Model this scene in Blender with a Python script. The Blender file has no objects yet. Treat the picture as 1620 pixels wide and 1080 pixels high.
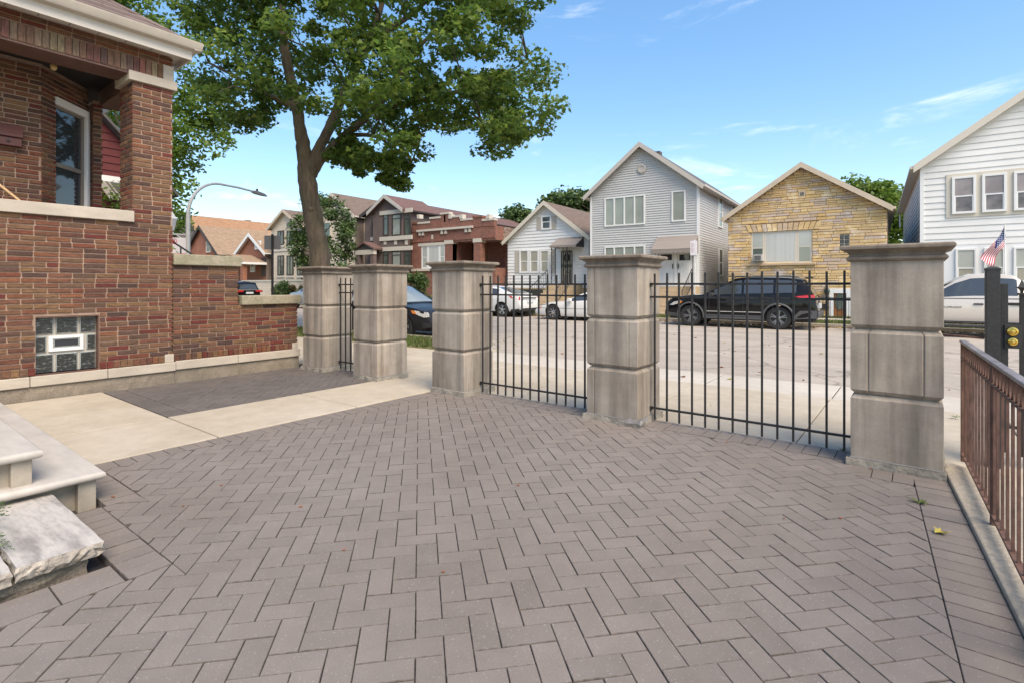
import bpy, bmesh, math, random
import numpy as np
from mathutils import Vector, Matrix
rad = math.radians
rnd = random.Random(11)
S = bpy.context.scene
COL = S.collection

# ------------------------------------------------------------------ camera, sky, sun, exposure
H, F, TH = 1.40, 835.0, rad(34.55)
cd = bpy.data.cameras.new('camera'); cam = bpy.data.objects.new('camera', cd); COL.objects.link(cam)
cam.location = (0, 0, H); cam.rotation_euler = (math.pi/2, 0, TH)
cd.sensor_width = 36; cd.lens = F/1620*36; cd.shift_y = -88/1620
cd.clip_start = 0.05; cd.clip_end = 3000
S.camera = cam
SUN_AZ, SUN_EL = rad(119), rad(52)          # azimuth clockwise from +Y (street depth)
sdir = Vector((math.sin(SUN_AZ)*math.cos(SUN_EL), math.cos(SUN_AZ)*math.cos(SUN_EL), math.sin(SUN_EL)))
W = bpy.data.worlds.new('World'); S.world = W; W.use_nodes = True
wn = W.node_tree; wn.nodes.clear()
wo = wn.nodes.new('ShaderNodeOutputWorld'); wb = wn.nodes.new('ShaderNodeBackground')
sky = wn.nodes.new('ShaderNodeTexSky'); sky.sky_type = 'NISHITA'; sky.sun_disc = False
sky.sun_elevation = SUN_EL; sky.sun_rotation = SUN_AZ; sky.air_density = 1.0; sky.dust_density = 0.9; sky.ozone_density = 2.0
# thin streaky clouds on the sky direction
tc = wn.nodes.new('ShaderNodeTexCoord'); mp = wn.nodes.new('ShaderNodeMapping'); mp.inputs['Scale'].default_value = (1.6, 2.6, 8.0)
mp.inputs['Rotation'].default_value = (0.10, 0.0, 0.5)
nz = wn.nodes.new('ShaderNodeTexNoise'); nz.inputs['Scale'].default_value = 2.0; nz.inputs['Detail'].default_value = 9; nz.inputs['Roughness'].default_value = .62
nz.inputs['Distortion'].default_value = .5
mr = wn.nodes.new('ShaderNodeMapRange'); mr.inputs[1].default_value = .50; mr.inputs[2].default_value = .80; mr.inputs[3].default_value = 0; mr.inputs[4].default_value = .72
mr.interpolation_type = 'SMOOTHSTEP'
mx = wn.nodes.new('ShaderNodeMix'); mx.data_type = 'RGBA'
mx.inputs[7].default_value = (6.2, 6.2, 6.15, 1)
gam = wn.nodes.new('ShaderNodeHueSaturation'); gam.inputs['Hue'].default_value = .503; gam.inputs['Saturation'].default_value = 1.46; gam.inputs['Value'].default_value = 1.33
wn.links.new(tc.outputs['Generated'], mp.inputs['Vector']); wn.links.new(mp.outputs[0], nz.inputs['Vector'])
mp2 = wn.nodes.new('ShaderNodeMapping'); mp2.inputs['Scale'].default_value = (1, 1, 1.6); mp2.inputs['Location'].default_value = (8.1, 3.3, .9)  # broad cover noise: extra cloud added outside the view to neutralise the sky light
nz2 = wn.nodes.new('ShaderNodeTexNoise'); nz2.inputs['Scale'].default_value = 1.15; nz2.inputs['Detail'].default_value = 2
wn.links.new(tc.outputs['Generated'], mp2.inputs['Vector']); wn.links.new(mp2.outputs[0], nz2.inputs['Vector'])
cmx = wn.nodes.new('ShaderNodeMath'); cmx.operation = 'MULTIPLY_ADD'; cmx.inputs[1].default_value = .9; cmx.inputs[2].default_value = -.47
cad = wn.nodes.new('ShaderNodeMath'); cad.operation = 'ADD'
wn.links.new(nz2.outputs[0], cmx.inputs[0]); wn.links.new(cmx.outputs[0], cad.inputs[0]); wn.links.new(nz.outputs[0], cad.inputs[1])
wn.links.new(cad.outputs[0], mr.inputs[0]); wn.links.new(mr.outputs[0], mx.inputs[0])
gm = wn.nodes.new('ShaderNodeGamma'); gm.inputs[1].default_value = .74
wn.links.new(sky.outputs[0], gm.inputs[0]); wn.links.new(gm.outputs[0], gam.inputs['Color']); wn.links.new(gam.outputs[0], mx.inputs[6])
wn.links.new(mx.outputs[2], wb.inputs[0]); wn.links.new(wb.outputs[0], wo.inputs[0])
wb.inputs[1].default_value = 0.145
sl = bpy.data.lights.new('sun', 'SUN'); so = bpy.data.objects.new('sun', sl); COL.objects.link(so)
so.rotation_euler = (-sdir).to_track_quat('-Z', 'Y').to_euler(); so.location = (0, 0, 30)
sl.energy = 2.1; sl.angle = rad(40); sl.color = (1.0, .92, .82)
S.view_settings.view_transform = 'Standard'; S.view_settings.look = 'None'; S.view_settings.gamma = 1
S.view_settings.use_curve_mapping = False; S.view_settings.exposure = 1.17
S.view_settings.use_white_balance = True; S.view_settings.white_balance_temperature = 7300; S.view_settings.white_balance_tint = 10
S.render.engine = 'CYCLES'
S.cycles.max_bounces = 6; S.cycles.diffuse_bounces = 4; S.cycles.glossy_bounces = 3; S.cycles.transmission_bounces = 4; S.cycles.transparent_max_bounces = 6
S.cycles.use_denoising = True

# ------------------------------------------------------------------ geometry of the survey: pixel rays -> places
CT, ST = math.cos(TH), math.sin(TH)
def ray(px, py):
    r = (px-810)/F
    return Vector((CT*r-ST, ST*r+CT, -(py-452)/F))
def proj(p):
    f = -p[0]*ST+p[1]*CT
    if f < .05: return None
    return (810+F*(p[0]*CT+p[1]*ST)/f, 452-F*(p[2]-H)/f, f)
class Frame:
    """local frame: origin (X, Y) on the ground, turned by rot about z"""
    def __init__(s, ox, oy, rot=0.0):
        s.o = Vector((ox, oy, 0)); s.r = rot; s.c, s.s = math.cos(rot), math.sin(rot)
    def w(s, p):
        return Vector((s.o.x+s.c*p[0]-s.s*p[1], s.o.y+s.s*p[0]+s.c*p[1], p[2]))
    def l(s, p):
        x, y = p[0]-s.o.x, p[1]-s.o.y
        return Vector((s.c*x+s.s*y, -s.s*x+s.c*y, p[2]))
    def hit(s, px, py, axis, val):
        o = s.l((0, 0, H)); d = ray(px, py); d = Vector((s.c*d.x+s.s*d.y, -s.s*d.x+s.c*d.y, d.z))
        return o+d*((val-o[axis])/d[axis])
    def face(s, px, py, y=0.0):            # on the facade plane: (x, z)
        h = s.hit(px, py, 1, y); return h.x, h.z
WORLD = Frame(0, 0)
LR = rad(-3.0)
LOT = Frame(0, 0, LR)                       # the courtyard's own frame, u along the gate, v to the street

# ------------------------------------------------------------------ mesh helper
class MB:
    def __init__(s, T=None): s.v, s.f, s.m, s.T = [], [], [], T
    def add(s, vs, fs, m=0):
        b = len(s.v)
        s.v += [s.T(*p) for p in vs] if s.T else [tuple(p) for p in vs]
        s.f += [tuple(i+b for i in f) for f in fs]; s.m += [m]*len(fs)
        return s
    def box(s, x0, x1, y0, y1, z0, z1, m=0):
        return s.add([(x0,y0,z0),(x1,y0,z0),(x1,y1,z0),(x0,y1,z0),(x0,y0,z1),(x1,y0,z1),(x1,y1,z1),(x0,y1,z1)],
                     [(0,3,2,1),(4,5,6,7),(0,1,5,4),(1,2,6,5),(2,3,7,6),(3,0,4,7)], m)
    def hexa(s, b, t, m=0):                 # bottom ring, top ring of 4 points each
        return s.add(list(b)+list(t), [(3,2,1,0),(4,5,6,7),(0,1,5,4),(1,2,6,5),(2,3,7,6),(3,0,4,7)], m)
    def rings(s, rs, m=0, cap0=True, cap1=True):
        n = len(rs[0]); vs = [p for r in rs for p in r]; fs = []
        for k in range(len(rs)-1):
            for i in range(n):
                j = (i+1) % n
                fs.append((k*n+i, k*n+j, (k+1)*n+j, (k+1)*n+i))
        if cap0: fs.append(tuple(range(n))[::-1])
        if cap1: fs.append(tuple((len(rs)-1)*n+i for i in range(n)))
        return s.add(vs, fs, m)
    def prism(s, poly, fn, a, b, m=0):      # poly: 2d points, fn(p, q, depth) -> 3d
        return s.rings([[fn(p[0], p[1], a) for p in poly], [fn(p[0], p[1], b) for p in poly]], m)
    def tube(s, path, rads, n=8, m=0):
        P = [Vector(p) for p in path]; rs = []
        if not hasattr(rads, '__len__'): rads = [rads]*len(P)
        up = Vector((0, 0, 1)); prev = None
        for i, p in enumerate(P):
            t = (P[min(i+1, len(P)-1)]-P[max(i-1, 0)]).normalized()
            if prev is None:
                a = t.cross(up if abs(t.z) < .9 else Vector((1, 0, 0))).normalized()
            else:
                a = (prev-t*prev.dot(t)).normalized()
            prev = a; b = t.cross(a)
            rs.append([tuple(p+(a*math.cos(2*math.pi*k/n)+b*math.sin(2*math.pi*k/n))*rads[i]) for k in range(n)])
        return s.rings(rs, m)
    def lathe(s, prof, n=16, c=(0,0,0), axis='z', m=0, caps=True):
        rs = []
        for r, h in prof:
            ring = []
            for k in range(n):
                x, y = r*math.cos(2*math.pi*k/n), r*math.sin(2*math.pi*k/n)
                p = (x, y, h) if axis == 'z' else ((x, h, y) if axis == 'y' else (h, x, y))
                ring.append((p[0]+c[0], p[1]+c[1], p[2]+c[2]))
            rs.append(ring)
        return s.rings(rs, m, caps, caps)
    def sphere(s, c, r, n=12, m=0, sz=1.0):
        pr = [(max(1e-4, r*math.sin(math.pi*k/(n//2))), -r*sz*math.cos(math.pi*k/(n//2))) for k in range(n//2+1)]
        return s.lathe(pr, n, c, 'z', m)
    def ico(s): return s
    def build(s, name, mats, parent=None, smooth=False, bevel=0, recalc=True, sharp=35, seg=2):
        me = bpy.data.meshes.new(name); me.from_pydata(s.v, [], s.f)
        if not isinstance(mats, (list, tuple)): mats = [mats]
        for m in mats: me.materials.append(m)
        if len(mats) > 1: me.polygons.foreach_set('material_index', s.m)
        if recalc:
            bm = bmesh.new(); bm.from_mesh(me); bmesh.ops.recalc_face_normals(bm, faces=bm.faces); bm.to_mesh(me); bm.free()
        if smooth:
            me.polygons.foreach_set('use_smooth', [True]*len(me.polygons)); me.set_sharp_from_angle(angle=rad(sharp))
        me.update()
        o = bpy.data.objects.new(name, me); COL.objects.link(o)
        if parent: o.parent = parent
        if bevel:
            b = o.modifiers.new('edge', 'BEVEL'); b.width = bevel; b.segments = seg; b.limit_method = 'ANGLE'; b.angle_limit = rad(40)
        return o
def tag(o, label=None, cat=None, group=None, kind=None):
    for k, v in (('label', label), ('category', cat), ('group', group), ('kind', kind)):
        if v: o[k] = v
    return o
def thing(name, label, cat, loc=(0, 0, 0), rz=0.0, group=None):
    o = bpy.data.objects.new(name, None); COL.objects.link(o); o.empty_display_size = .2
    o.location = loc; o.rotation_euler = (0, 0, rz)
    return tag(o, label, cat, group)
def structure(o): o['kind'] = 'structure'; return o
def sbase(name, loc=(0, 0, 0), rz=0.0):     # a piece of the setting that has child pieces
    o = bpy.data.objects.new(name, None); COL.objects.link(o); o.location = loc; o.rotation_euler = (0, 0, rz); o['kind'] = 'structure'; return o
def pxsize(pts):                            # area in photo pixels of the bounding box of some world points, clipped to the picture
    q = [proj(p) for p in pts]
    if any(a is None for a in q): return 0
    x0, x1 = max(0, min(a[0] for a in q)), min(1620, max(a[0] for a in q))
    y0, y1 = max(0, min(a[1] for a in q)), min(1080, max(a[1] for a in q))
    return max(0, x1-x0)*max(0, y1-y0)
def pieces(parent, fr, items, name, mat, limit=300, rest='stuff_pieces', side=None):
    """items: (verts, faces, centre) in the parent's frame, or ('unit', mesh, centre, rot, scale)."""
    sc = []
    for it in items:
        if it[0] == 'unit':
            _, me, c, r, s = it
            R = Matrix.Rotation(r, 3, 'Z')
            pts = [fr.w(Vector(c)+R @ Vector((a*s[0]/2, 0, b*s[2]/2))) if me.get('upright') else fr.w(Vector(c)+R @ Vector((a*s[0]/2, b*s[1]/2, 0))) for a in (-1, 1) for b in (-1, 1)]
        else:
            pts = [fr.w(p) for p in it[0]]
        sc.append(pxsize(pts))
    order = sorted(range(len(items)), key=lambda i: -sc[i])
    one, more = order[:limit], order[limit:]
    shared = {}
    for i in one:
        it = items[i]
        if it[0] == 'unit':
            o = bpy.data.objects.new(name, it[1]); COL.objects.link(o); o.parent = parent
            o.location = it[2]; o.rotation_euler = (0, 0, it[3]); o.scale = it[4]
        else:
            c = it[2]; me = bpy.data.meshes.new(name)
            me.from_pydata([(p[0]-c[0], p[1]-c[1], p[2]-c[2]) for p in it[0]], [], it[1]); me.materials.append(mat)
            if side: me.materials.append(side); me.polygons.foreach_set('material_index', [1]*(len(it[1])-1)+[0])
            o = bpy.data.objects.new(name, me); COL.objects.link(o); o.parent = parent; o.location = c
    if more:
        b = MB()
        for i in more:
            it = items[i]
            if it[0] == 'unit':
                M4 = Matrix.Translation(it[2]) @ Matrix.Rotation(it[3], 4, 'Z') @ Matrix.Diagonal((*it[4], 1))
                b.add([tuple(M4 @ v.co) for v in it[1].vertices], [tuple(p.vertices) for p in it[1].polygons])
            else: b.add(it[0], it[1])
            if side: b.m[-1] = 0; nf = len(it[1].polygons) if it[0] == 'unit' else len(it[1]); b.m[-nf:-1] = [1]*(nf-1)
        o = b.build(rest, [mat, side] if side else mat, parent, recalc=False); o['kind'] = 'stuff'

# ------------------------------------------------------------------ materials
def M(name, col=(.5, .5, .5), rough=.7, pal=None, var=0.0, ns=(), bump=(), metal=0.0, spec=.5, coat=0.0, transl=0.0, brick=None, speck=None, hue=0.0, alpha=None, emit=None, cracks=None):
    """ns: list of (scale xyz or float, lo, hi, detail); bump: list of (scale, strength, distance); all in world position"""
    m = bpy.data.materials.new(name); m.use_nodes = True; nt = m.node_tree; N = nt.nodes; K = nt.links
    b = N['Principled BSDF']; b.inputs['Roughness'].default_value = rough; b.inputs['Metallic'].default_value = metal
    b.inputs['Specular IOR Level'].default_value = spec; b.inputs['Coat Weight'].default_value = coat; b.inputs['Coat Roughness'].default_value = .04
    geo = N.new('ShaderNodeNewGeometry'); oi = N.new('ShaderNodeObjectInfo')
    ad = N.new('ShaderNodeMath'); ad.operation = 'ADD'; K.new(geo.outputs['Random Per Island'], ad.inputs[0]); K.new(oi.outputs['Random'], ad.inputs[1])
    fr = N.new('ShaderNodeMath'); fr.operation = 'FRACT'; K.new(ad.outputs[0], fr.inputs[0])
    def noise(scale, detail, off=0):
        mp = N.new('ShaderNodeMapping'); sc = scale if hasattr(scale, '__len__') else (scale,)*3
        mp.inputs['Scale'].default_value = sc; mp.inputs['Location'].default_value = (off, off*1.7, off*.3)
        K.new(geo.outputs['Position'], mp.inputs[0])
        n = N.new('ShaderNodeTexNoise'); n.inputs['Scale'].default_value = 1; n.inputs['Detail'].default_value = detail; n.inputs['Roughness'].default_value = .6
        K.new(mp.outputs[0], n.inputs['Vector']); return n.outputs[0]
    def mul(a, fac):
        x = N.new('ShaderNodeMix'); x.data_type = 'RGBA'; x.blend_type = 'MULTIPLY'; x.inputs[0].default_value = 1
        K.new(a, x.inputs[6]); K.new(fac, x.inputs[7]); return x.outputs[2]
    if brick:                               # far masonry: (brick colours a, b, mortar, width, height)
        sep = N.new('ShaderNodeSeparateXYZ'); K.new(geo.outputs['Position'], sep.inputs[0])
        s2 = N.new('ShaderNodeMath'); s2.operation = 'ADD'; K.new(sep.outputs[0], s2.inputs[0]); K.new(sep.outputs[1], s2.inputs[1])
        cb = N.new('ShaderNodeCombineXYZ'); K.new(s2.outputs[0], cb.inputs[0]); K.new(sep.outputs[2], cb.inputs[1])
        bt = N.new('ShaderNodeTexBrick'); K.new(cb.outputs[0], bt.inputs['Vector'])
        bt.inputs['Color1'].default_value = (*brick[0], 1); bt.inputs['Color2'].default_value = (*brick[1], 1); bt.inputs['Mortar'].default_value = (*brick[2], 1)
        bt.inputs['Scale'].default_value = 1; bt.inputs['Brick Width'].default_value = brick[3]; bt.inputs['Row Height'].default_value = brick[4]
        bt.inputs['Mortar Size'].default_value = brick[4]*.10; bt.inputs['Mortar Smooth'].default_value = .3
        c = bt.outputs[0]
    elif pal:
        cr = N.new('ShaderNodeValToRGB'); cr.color_ramp.interpolation = 'CONSTANT'; e = cr.color_ramp.elements
        for i, p in enumerate(pal):
            el = e[0] if i == 0 else (e[1] if i == 1 else e.new(i/len(pal)))
            el.position = i/len(pal); el.color = (*p, 1)
        K.new(fr.outputs[0], cr.inputs[0]); c = cr.outputs[0]
    else:
        rg = N.new('ShaderNodeRGB'); rg.outputs[0].default_value = (*col, 1); c = rg.outputs[0]
    if var:
        f2 = N.new('ShaderNodeMath'); f2.operation = 'MULTIPLY'; f2.inputs[1].default_value = 7.31; K.new(fr.outputs[0], f2.inputs[0])
        f3 = N.new('ShaderNodeMath'); f3.operation = 'FRACT'; K.new(f2.outputs[0], f3.inputs[0])
        mr = N.new('ShaderNodeMapRange'); mr.inputs[3].default_value = 1-var; mr.inputs[4].default_value = 1+var; K.new(f3.outputs[0], mr.inputs[0])
        c = mul(c, mr.outputs[0])
    for i, n_ in enumerate(ns):
        s_, lo, hi, det = n_[:4]; a, z = (n_[4], n_[5]) if len(n_) > 5 else (.3, .7)
        mr = N.new('ShaderNodeMapRange'); mr.inputs[1].default_value = a; mr.inputs[2].default_value = z
        K.new(noise(s_, det, i*3.1), mr.inputs[0])
        if hasattr(lo, '__len__'):
            x = N.new('ShaderNodeMix'); x.data_type = 'RGBA'; x.inputs[6].default_value = (*lo, 1); x.inputs[7].default_value = (*hi, 1)
            mr.inputs[3].default_value = 0; mr.inputs[4].default_value = 1
            K.new(mr.outputs[0], x.inputs[0]); c = mul(c, x.outputs[2])
        else:
            mr.inputs[3].default_value = lo; mr.inputs[4].default_value = hi; c = mul(c, mr.outputs[0])
    if speck:                               # light grains: (scale, colour, threshold)
        v = N.new('ShaderNodeTexVoronoi'); v.inputs['Scale'].default_value = speck[0]; K.new(geo.outputs['Position'], v.inputs['Vector'])
        sv = N.new('ShaderNodeSeparateColor'); K.new(v.outputs['Color'], sv.inputs[0])
        g = N.new('ShaderNodeMath'); g.operation = 'GREATER_THAN'; g.inputs[1].default_value = speck[2]; K.new(sv.outputs[0], g.inputs[0])
        x = N.new('ShaderNodeMix'); x.data_type = 'RGBA'; K.new(g.outputs[0], x.inputs[0]); K.new(c, x.inputs[6]); x.inputs[7].default_value = (*speck[1], 1); c = x.outputs[2]
    if cracks:                              # (scale, width, depth)
        mp = N.new('ShaderNodeMapping'); mp.inputs['Scale'].default_value = (cracks[0],)*3; K.new(geo.outputs['Position'], mp.inputs[0])
        nn = N.new('ShaderNodeTexNoise'); nn.inputs['Scale'].default_value = 2.2; nn.inputs['Detail'].default_value = 6; K.new(mp.outputs[0], nn.inputs['Vector'])
        av = N.new('ShaderNodeMix'); av.data_type = 'RGBA'; av.inputs[0].default_value = .42; K.new(mp.outputs[0], av.inputs[6]); K.new(nn.outputs['Color'], av.inputs[7])
        vo = N.new('ShaderNodeTexVoronoi'); vo.feature = 'DISTANCE_TO_EDGE'; vo.inputs['Scale'].default_value = 1.6; K.new(av.outputs[2], vo.inputs['Vector'])
        mr = N.new('ShaderNodeMapRange'); mr.inputs[2].default_value = cracks[1]; mr.inputs[3].default_value = cracks[2]; mr.inputs[4].default_value = 1; K.new(vo.outputs['Distance'], mr.inputs[0]); c = mul(c, mr.outputs[0])
    K.new(c, b.inputs['Base Color'])
    last = None
    for i, (s_, st, di) in enumerate(bump):
        bp = N.new('ShaderNodeBump'); bp.inputs['Strength'].default_value = st; bp.inputs['Distance'].default_value = di
        K.new(noise(s_, 4, 5+i), bp.inputs['Height'])
        if last: K.new(last, bp.inputs['Normal'])
        last = bp.outputs[0]
    if last: K.new(last, b.inputs['Normal'])
    if transl:
        tr = N.new('ShaderNodeBsdfTranslucent'); K.new(c, tr.inputs[0]); ms = N.new('ShaderNodeMixShader'); ms.inputs[0].default_value = transl
        K.new(b.outputs[0], ms.inputs[1]); K.new(tr.outputs[0], ms.inputs[2]); K.new(ms.outputs[0], N['Material Output'].inputs[0])
    return m
BRICKS = [(0.18,0.053,0.029),(0.152,0.064,0.036),(0.19,0.099,0.049),(0.086,0.045,0.034),(0.212,0.081,0.039),(0.167,0.088,0.047),(0.14,0.029,0.02),(0.126,0.069,0.042),(0.18,0.074,0.041),(0.14,0.055,0.034),(0.2,0.106,0.049),(0.102,0.05,0.036),(0.18,0.084,0.046),(0.167,0.061,0.034)]
m_brick = M('rugged_brick', pal=BRICKS, rough=.85, var=.16, ns=[((9, 9, 90), .62, 1.3, 3), (30., .8, 1.15, 3), (1.1, .88, 1.1, 2)], bump=[((14, 14, 150), .8, .012), (60., .4, .004)])
m_brick_v = M('rugged_brick_upright', pal=[(.215,.115,.075),(.26,.19,.11),(.18,.075,.06),(.24,.09,.065),(.135,.075,.062),(.23,.15,.10)], rough=.85, var=.14, ns=[((90, 90, 9), .6, 1.3, 3), (26., .8, 1.15, 3)], bump=[((150, 150, 14), .8, .012)])
m_mortar = M('pink_mortar', (.40, .27, .20), .95, ns=[(14., .8, 1.12, 4), (2., .85, 1.1, 2)], bump=[(120., .5, .004)])
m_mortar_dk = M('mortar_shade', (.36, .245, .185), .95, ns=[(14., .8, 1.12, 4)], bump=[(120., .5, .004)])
m_lime = M('weathered_limestone', (.375, .325, .272), .88, var=.09, ns=[((7., 7., .45), .60, 1.08, 6, .36, .60), ((19, 19, .8), .93, 1.03, 4), (1.5, (.78,.74,.70), (1.08,1.08,1.08), 5), (9., .90, 1.06, 5), (60., .93, 1.05, 3)], bump=[(90., .25, .003), (14., .15, .006)])
m_limecap = M('stained_limestone', (.225, .182, .142), .9, ns=[((9, 9, 2.), .60, 1.15, 5), (30., .9, 1.06, 3)], bump=[(90., .3, .003)])
m_limedk = M('concrete_footing', (.33, .295, .245), .95, ns=[(7., .6, 1.15, 5), (40., .8, 1.1, 3)], bump=[(35., .8, .015)])
m_sill = M('cream_limestone', (.50, .435, .355), .85, ns=[((3, 3, 9), .84, 1.06, 4), (1.2, .9, 1.06, 3), (50., .95, 1.04, 2)], bump=[(70., .2, .003)])
m_cope = M('mossy_coping', (.345, .305, .235), .92, ns=[(5., (.72,.76,.62), (1.12,1.08,1.05), 5), (26., .75, 1.1, 4)], bump=[(60., .5, .005)])
m_found = M('rough_foundation', (.27, .225, .172), .97, ns=[(3., .75, 1.12, 5), (90., .62, 1.22, 3)], bump=[(90., .8, .008)])
m_paver = M('mauve_paver', (.196, .168, .150), .84, var=.06, ns=[(.7, (.86,.83,.78), (1.07,1.07,1.07), 5), (5., .92, 1.06, 4), (160., .90, 1.10, 2)], bump=[(220., .35, .002)], speck=(230., (.28, .25, .235), .989))
m_paver2 = M('charcoal_paver', (.112, .097, .089), .8, var=.10, ns=[(1.3, .85, 1.12, 3), (140., .85, 1.12, 2)], bump=[(220., .35, .002)], speck=(230., (.18, .165, .155), .98))
m_joint = M('joint_sand', (.05, .043, .04), 1., ns=[(6., .7, 1.3, 3)])
m_pside = M('sandy_paver_edge', (.122, .103, .092), 1., ns=[(30., .6, 1.4, 3)])
m_conc = M('tan_concrete', (.46, .405, .33), .92, cracks=(.10, .003, .7), ns=[(.9, (.84,.80,.73), (1.06,1.05,1.04), 5), (6., .9, 1.06, 5), (90., .93, 1.05, 2)], bump=[(160., .3, .003)])
m_conc2 = M('pale_concrete', (.50, .45, .385), .92, ns=[(.8, .86, 1.06, 4), (7., .92, 1.05, 5), (90., .94, 1.05, 2)], bump=[(160., .3, .003)])
m_curb = M('spalled_concrete', (.40, .345, .275), .95, ns=[(2.5, .78, 1.08, 5), (40., .75, 1.12, 4)], bump=[(60., .7, .008)])
m_asph = M('worn_asphalt', (.40, .345, .290), .93, cracks=(.28, .018, .62), ns=[((.25, 1.1, 1), .84, 1.08, 5), (1.6, .88, 1.08, 5), (25., .90, 1.08, 3), (170., .80, 1.16, 2)], bump=[(190., .5, .006)])
m_marble = M('pale_marble', (.475, .435, .39), .6, ns=[((2.2, 9, 5), .82, 1.06, 5), (5., .93, 1.04, 4)], bump=[(60., .12, .003)])
m_marble2 = M('veined_marble', (.44, .405, .37), .7, ns=[((2.2, 9., 4), .62, 1.06, 6, .34, .52), ((9, 34., 9), .84, 1.04, 4, .36, .55), (1.8, .88, 1.06, 4)], bump=[(40., .25, .004)])
m_marble_r = M('rough_marble_edge', (.40, .355, .305), .9, ns=[(9., .6, 1.15, 5), (35., .7, 1.15, 3)], bump=[(16., 1., .03)])
m_riser = M('stained_riser', (.40, .35, .285), .85, ns=[(7., .68, 1.1, 5)], bump=[(40., .3, .004)])
m_black = M('black_iron', (.020, .018, .017), .55, ns=[(25., .7, 1.4, 3)], bump=[(150., .15, .001)])
m_post = M('black_post', (.022, .023, .024), .6, ns=[(60., .7, 1.5, 3)], bump=[(200., .3, .001)])
m_rust = M('rust_brown_iron', (.115, .064, .048), .72, ns=[(11., .6, 1.35, 4), ((30, 30, 5), .75, 1.2, 3), (4., (1., .9, .85), (1.15, 1.1, 1.1), 3)], bump=[(90., .35, .002)])
m_rail_top = M('worn_top_rail', (.24, .21, .21), .4, metal=.3, ns=[(8., .5, 1.2, 4)])
m_brass = M('brass', (.72, .50, .13), .25, metal=1.0)
m_white = M('white_paint', (.72, .72, .71), .5, ns=[(3., .94, 1.03, 3)])
m_fascia = M('cream_fascia', (.60, .545, .48), .5, ns=[(2., .93, 1.03, 3), ((1, 30, 30), .95, 1.02, 3)])
m_gutter = M('beige_gutter', (.50, .44, .37), .35, ns=[(4., .9, 1.05, 3)])
m_brownp = M('brown_painted_steel', (.135, .070, .052), .6, ns=[(8., .8, 1.15, 4)])
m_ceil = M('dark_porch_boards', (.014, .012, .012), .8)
m_shingle = M('mauve_shingle', pal=[(.15,.105,.092),(.185,.135,.12),(.13,.092,.082),(.165,.12,.105)], rough=.95, var=.1, ns=[(140., .7, 1.25, 2)], bump=[(200., .6, .004)])
m_glass = M('dark_window_glass', (.035, .040, .045), .03, spec=.8)
m_glassg = M('greenish_glass', (.09, .115, .10), .06, spec=.7, ns=[(.9, .6, 1.3, 2)])
m_blind = M('blinds_behind_glass', (.42, .44, .41), .12, spec=.6, ns=[(.8, .82, 1.08, 2)])
m_blindg = M('green_grey_blinds', (.29, .315, .275), .10, spec=.6, ns=[(.7, .8, 1.1, 2)])
m_curtain = M('drawn_curtain', (.50, .51, .49), .15, spec=.6, ns=[((9, 9, .1), .9, 1.04, 2)])
m_blindw = M('yellowed_blinds', (.34, .32, .265), .12, spec=.6, ns=[(.8, .85, 1.08, 2)])
m_gblock = M('glass_block', (.040, .043, .043), .10, spec=.7, ns=[((22., 22., 60.), .6, 7., 4, .55, .74)], bump=[((30, 30, 60), .35, .01)])
m_gedge = M('glass_block_edge', (.30, .325, .315), .2, spec=.6, ns=[(30., .8, 1.1, 2)])
m_grout = M('window_grout', (.46, .42, .36), .8)
m_sidegrey = M('grey_siding', (.53, .525, .51), .5, ns=[(1.0, .95, 1.03, 2)], var=.02)
m_sidewhite = M('white_siding', (.77, .765, .75), .5, ns=[(.8, .93, 1.02, 3), ((.5, .5, 4), .95, 1.02, 2)], var=.02)
m_sidewhite2 = M('aged_white_siding', (.76, .755, .73), .55, ns=[(.8, .90, 1.03, 3)], var=.025)
m_sidered = M('red_siding', (.105, .014, .015), .6, var=.08)
m_trim = M('white_trim', (.74, .74, .73), .45)
m_trimt = M('tan_trim', (.56, .46, .35), .55, ns=[(3., .9, 1.05, 3)])
m_trimc = M('cream_trim', (.60, .545, .455), .55)
m_trimg = M('warm_grey_trim', (.50, .455, .41), .5)
m_shutter = M('beige_shutter', (.47, .43, .37), .6)
m_awn = M('taupe_awning', (.265, .225, .20), .6, ns=[((1.5, 8, 2), .93, 1.05, 2)])
m_awnd = M('dark_awning_side', (.03, .03, .035), .6)
m_roofb = M('brown_far_shingles', (.165, .12, .095), .95, ns=[((3, 3, 14), .75, 1.2, 3), (22., .75, 1.2, 2)])
m_roofg = M('grey_far_shingles', (.10, .095, .095), .95, ns=[((3, 3, 14), .8, 1.2, 3)])
m_roofo = M('orange_brown_shingles', (.335, .185, .105), .95, ns=[((2, 2, 12), .75, 1.2, 3), (14., .75, 1.2, 3)])
m_rooft = M('tan_brown_shingles', (.30, .205, .135), .95, ns=[((2, 2, 12), .75, 1.2, 3), (14., .75, 1.2, 3)])
m_roofr = M('red_brown_shingles', (.145, .082, .073), .95, ns=[((3, 3, 14), .8, 1.2, 3), (20., .75, 1.2, 2)])
m_tanstone = M('tan_stone', (.50, .38, .25), .9, ns=[((.4, .4, 7), .82, 1.08, 3), (3., .9, 1.08, 3)])
m_yst = M('yellow_stone', pal=[(.62,.43,.21),(.58,.41,.215),(.66,.475,.25),(.53,.40,.28),(.62,.415,.18),(.51,.40,.315),(.64,.455,.23),(.55,.395,.24)], rough=.9, var=.08, ns=[((2, 2, 9), .84, 1.12, 3), (1.6, (1., 1., 1.), (1.2, 1.32, 1.6), 3, .56, .66)], bump=[(12., .6, .02)])
m_ystm = M('stone_joint', (.46, .345, .225), .95)
m_fredb = M('far_red_brick', brick=((.27,.092,.058),(.175,.066,.048),(.30,.205,.165),.22,.075), rough=.9, ns=[(1.2, .86, 1.12, 3), (8., .85, 1.12, 3)])
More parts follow.
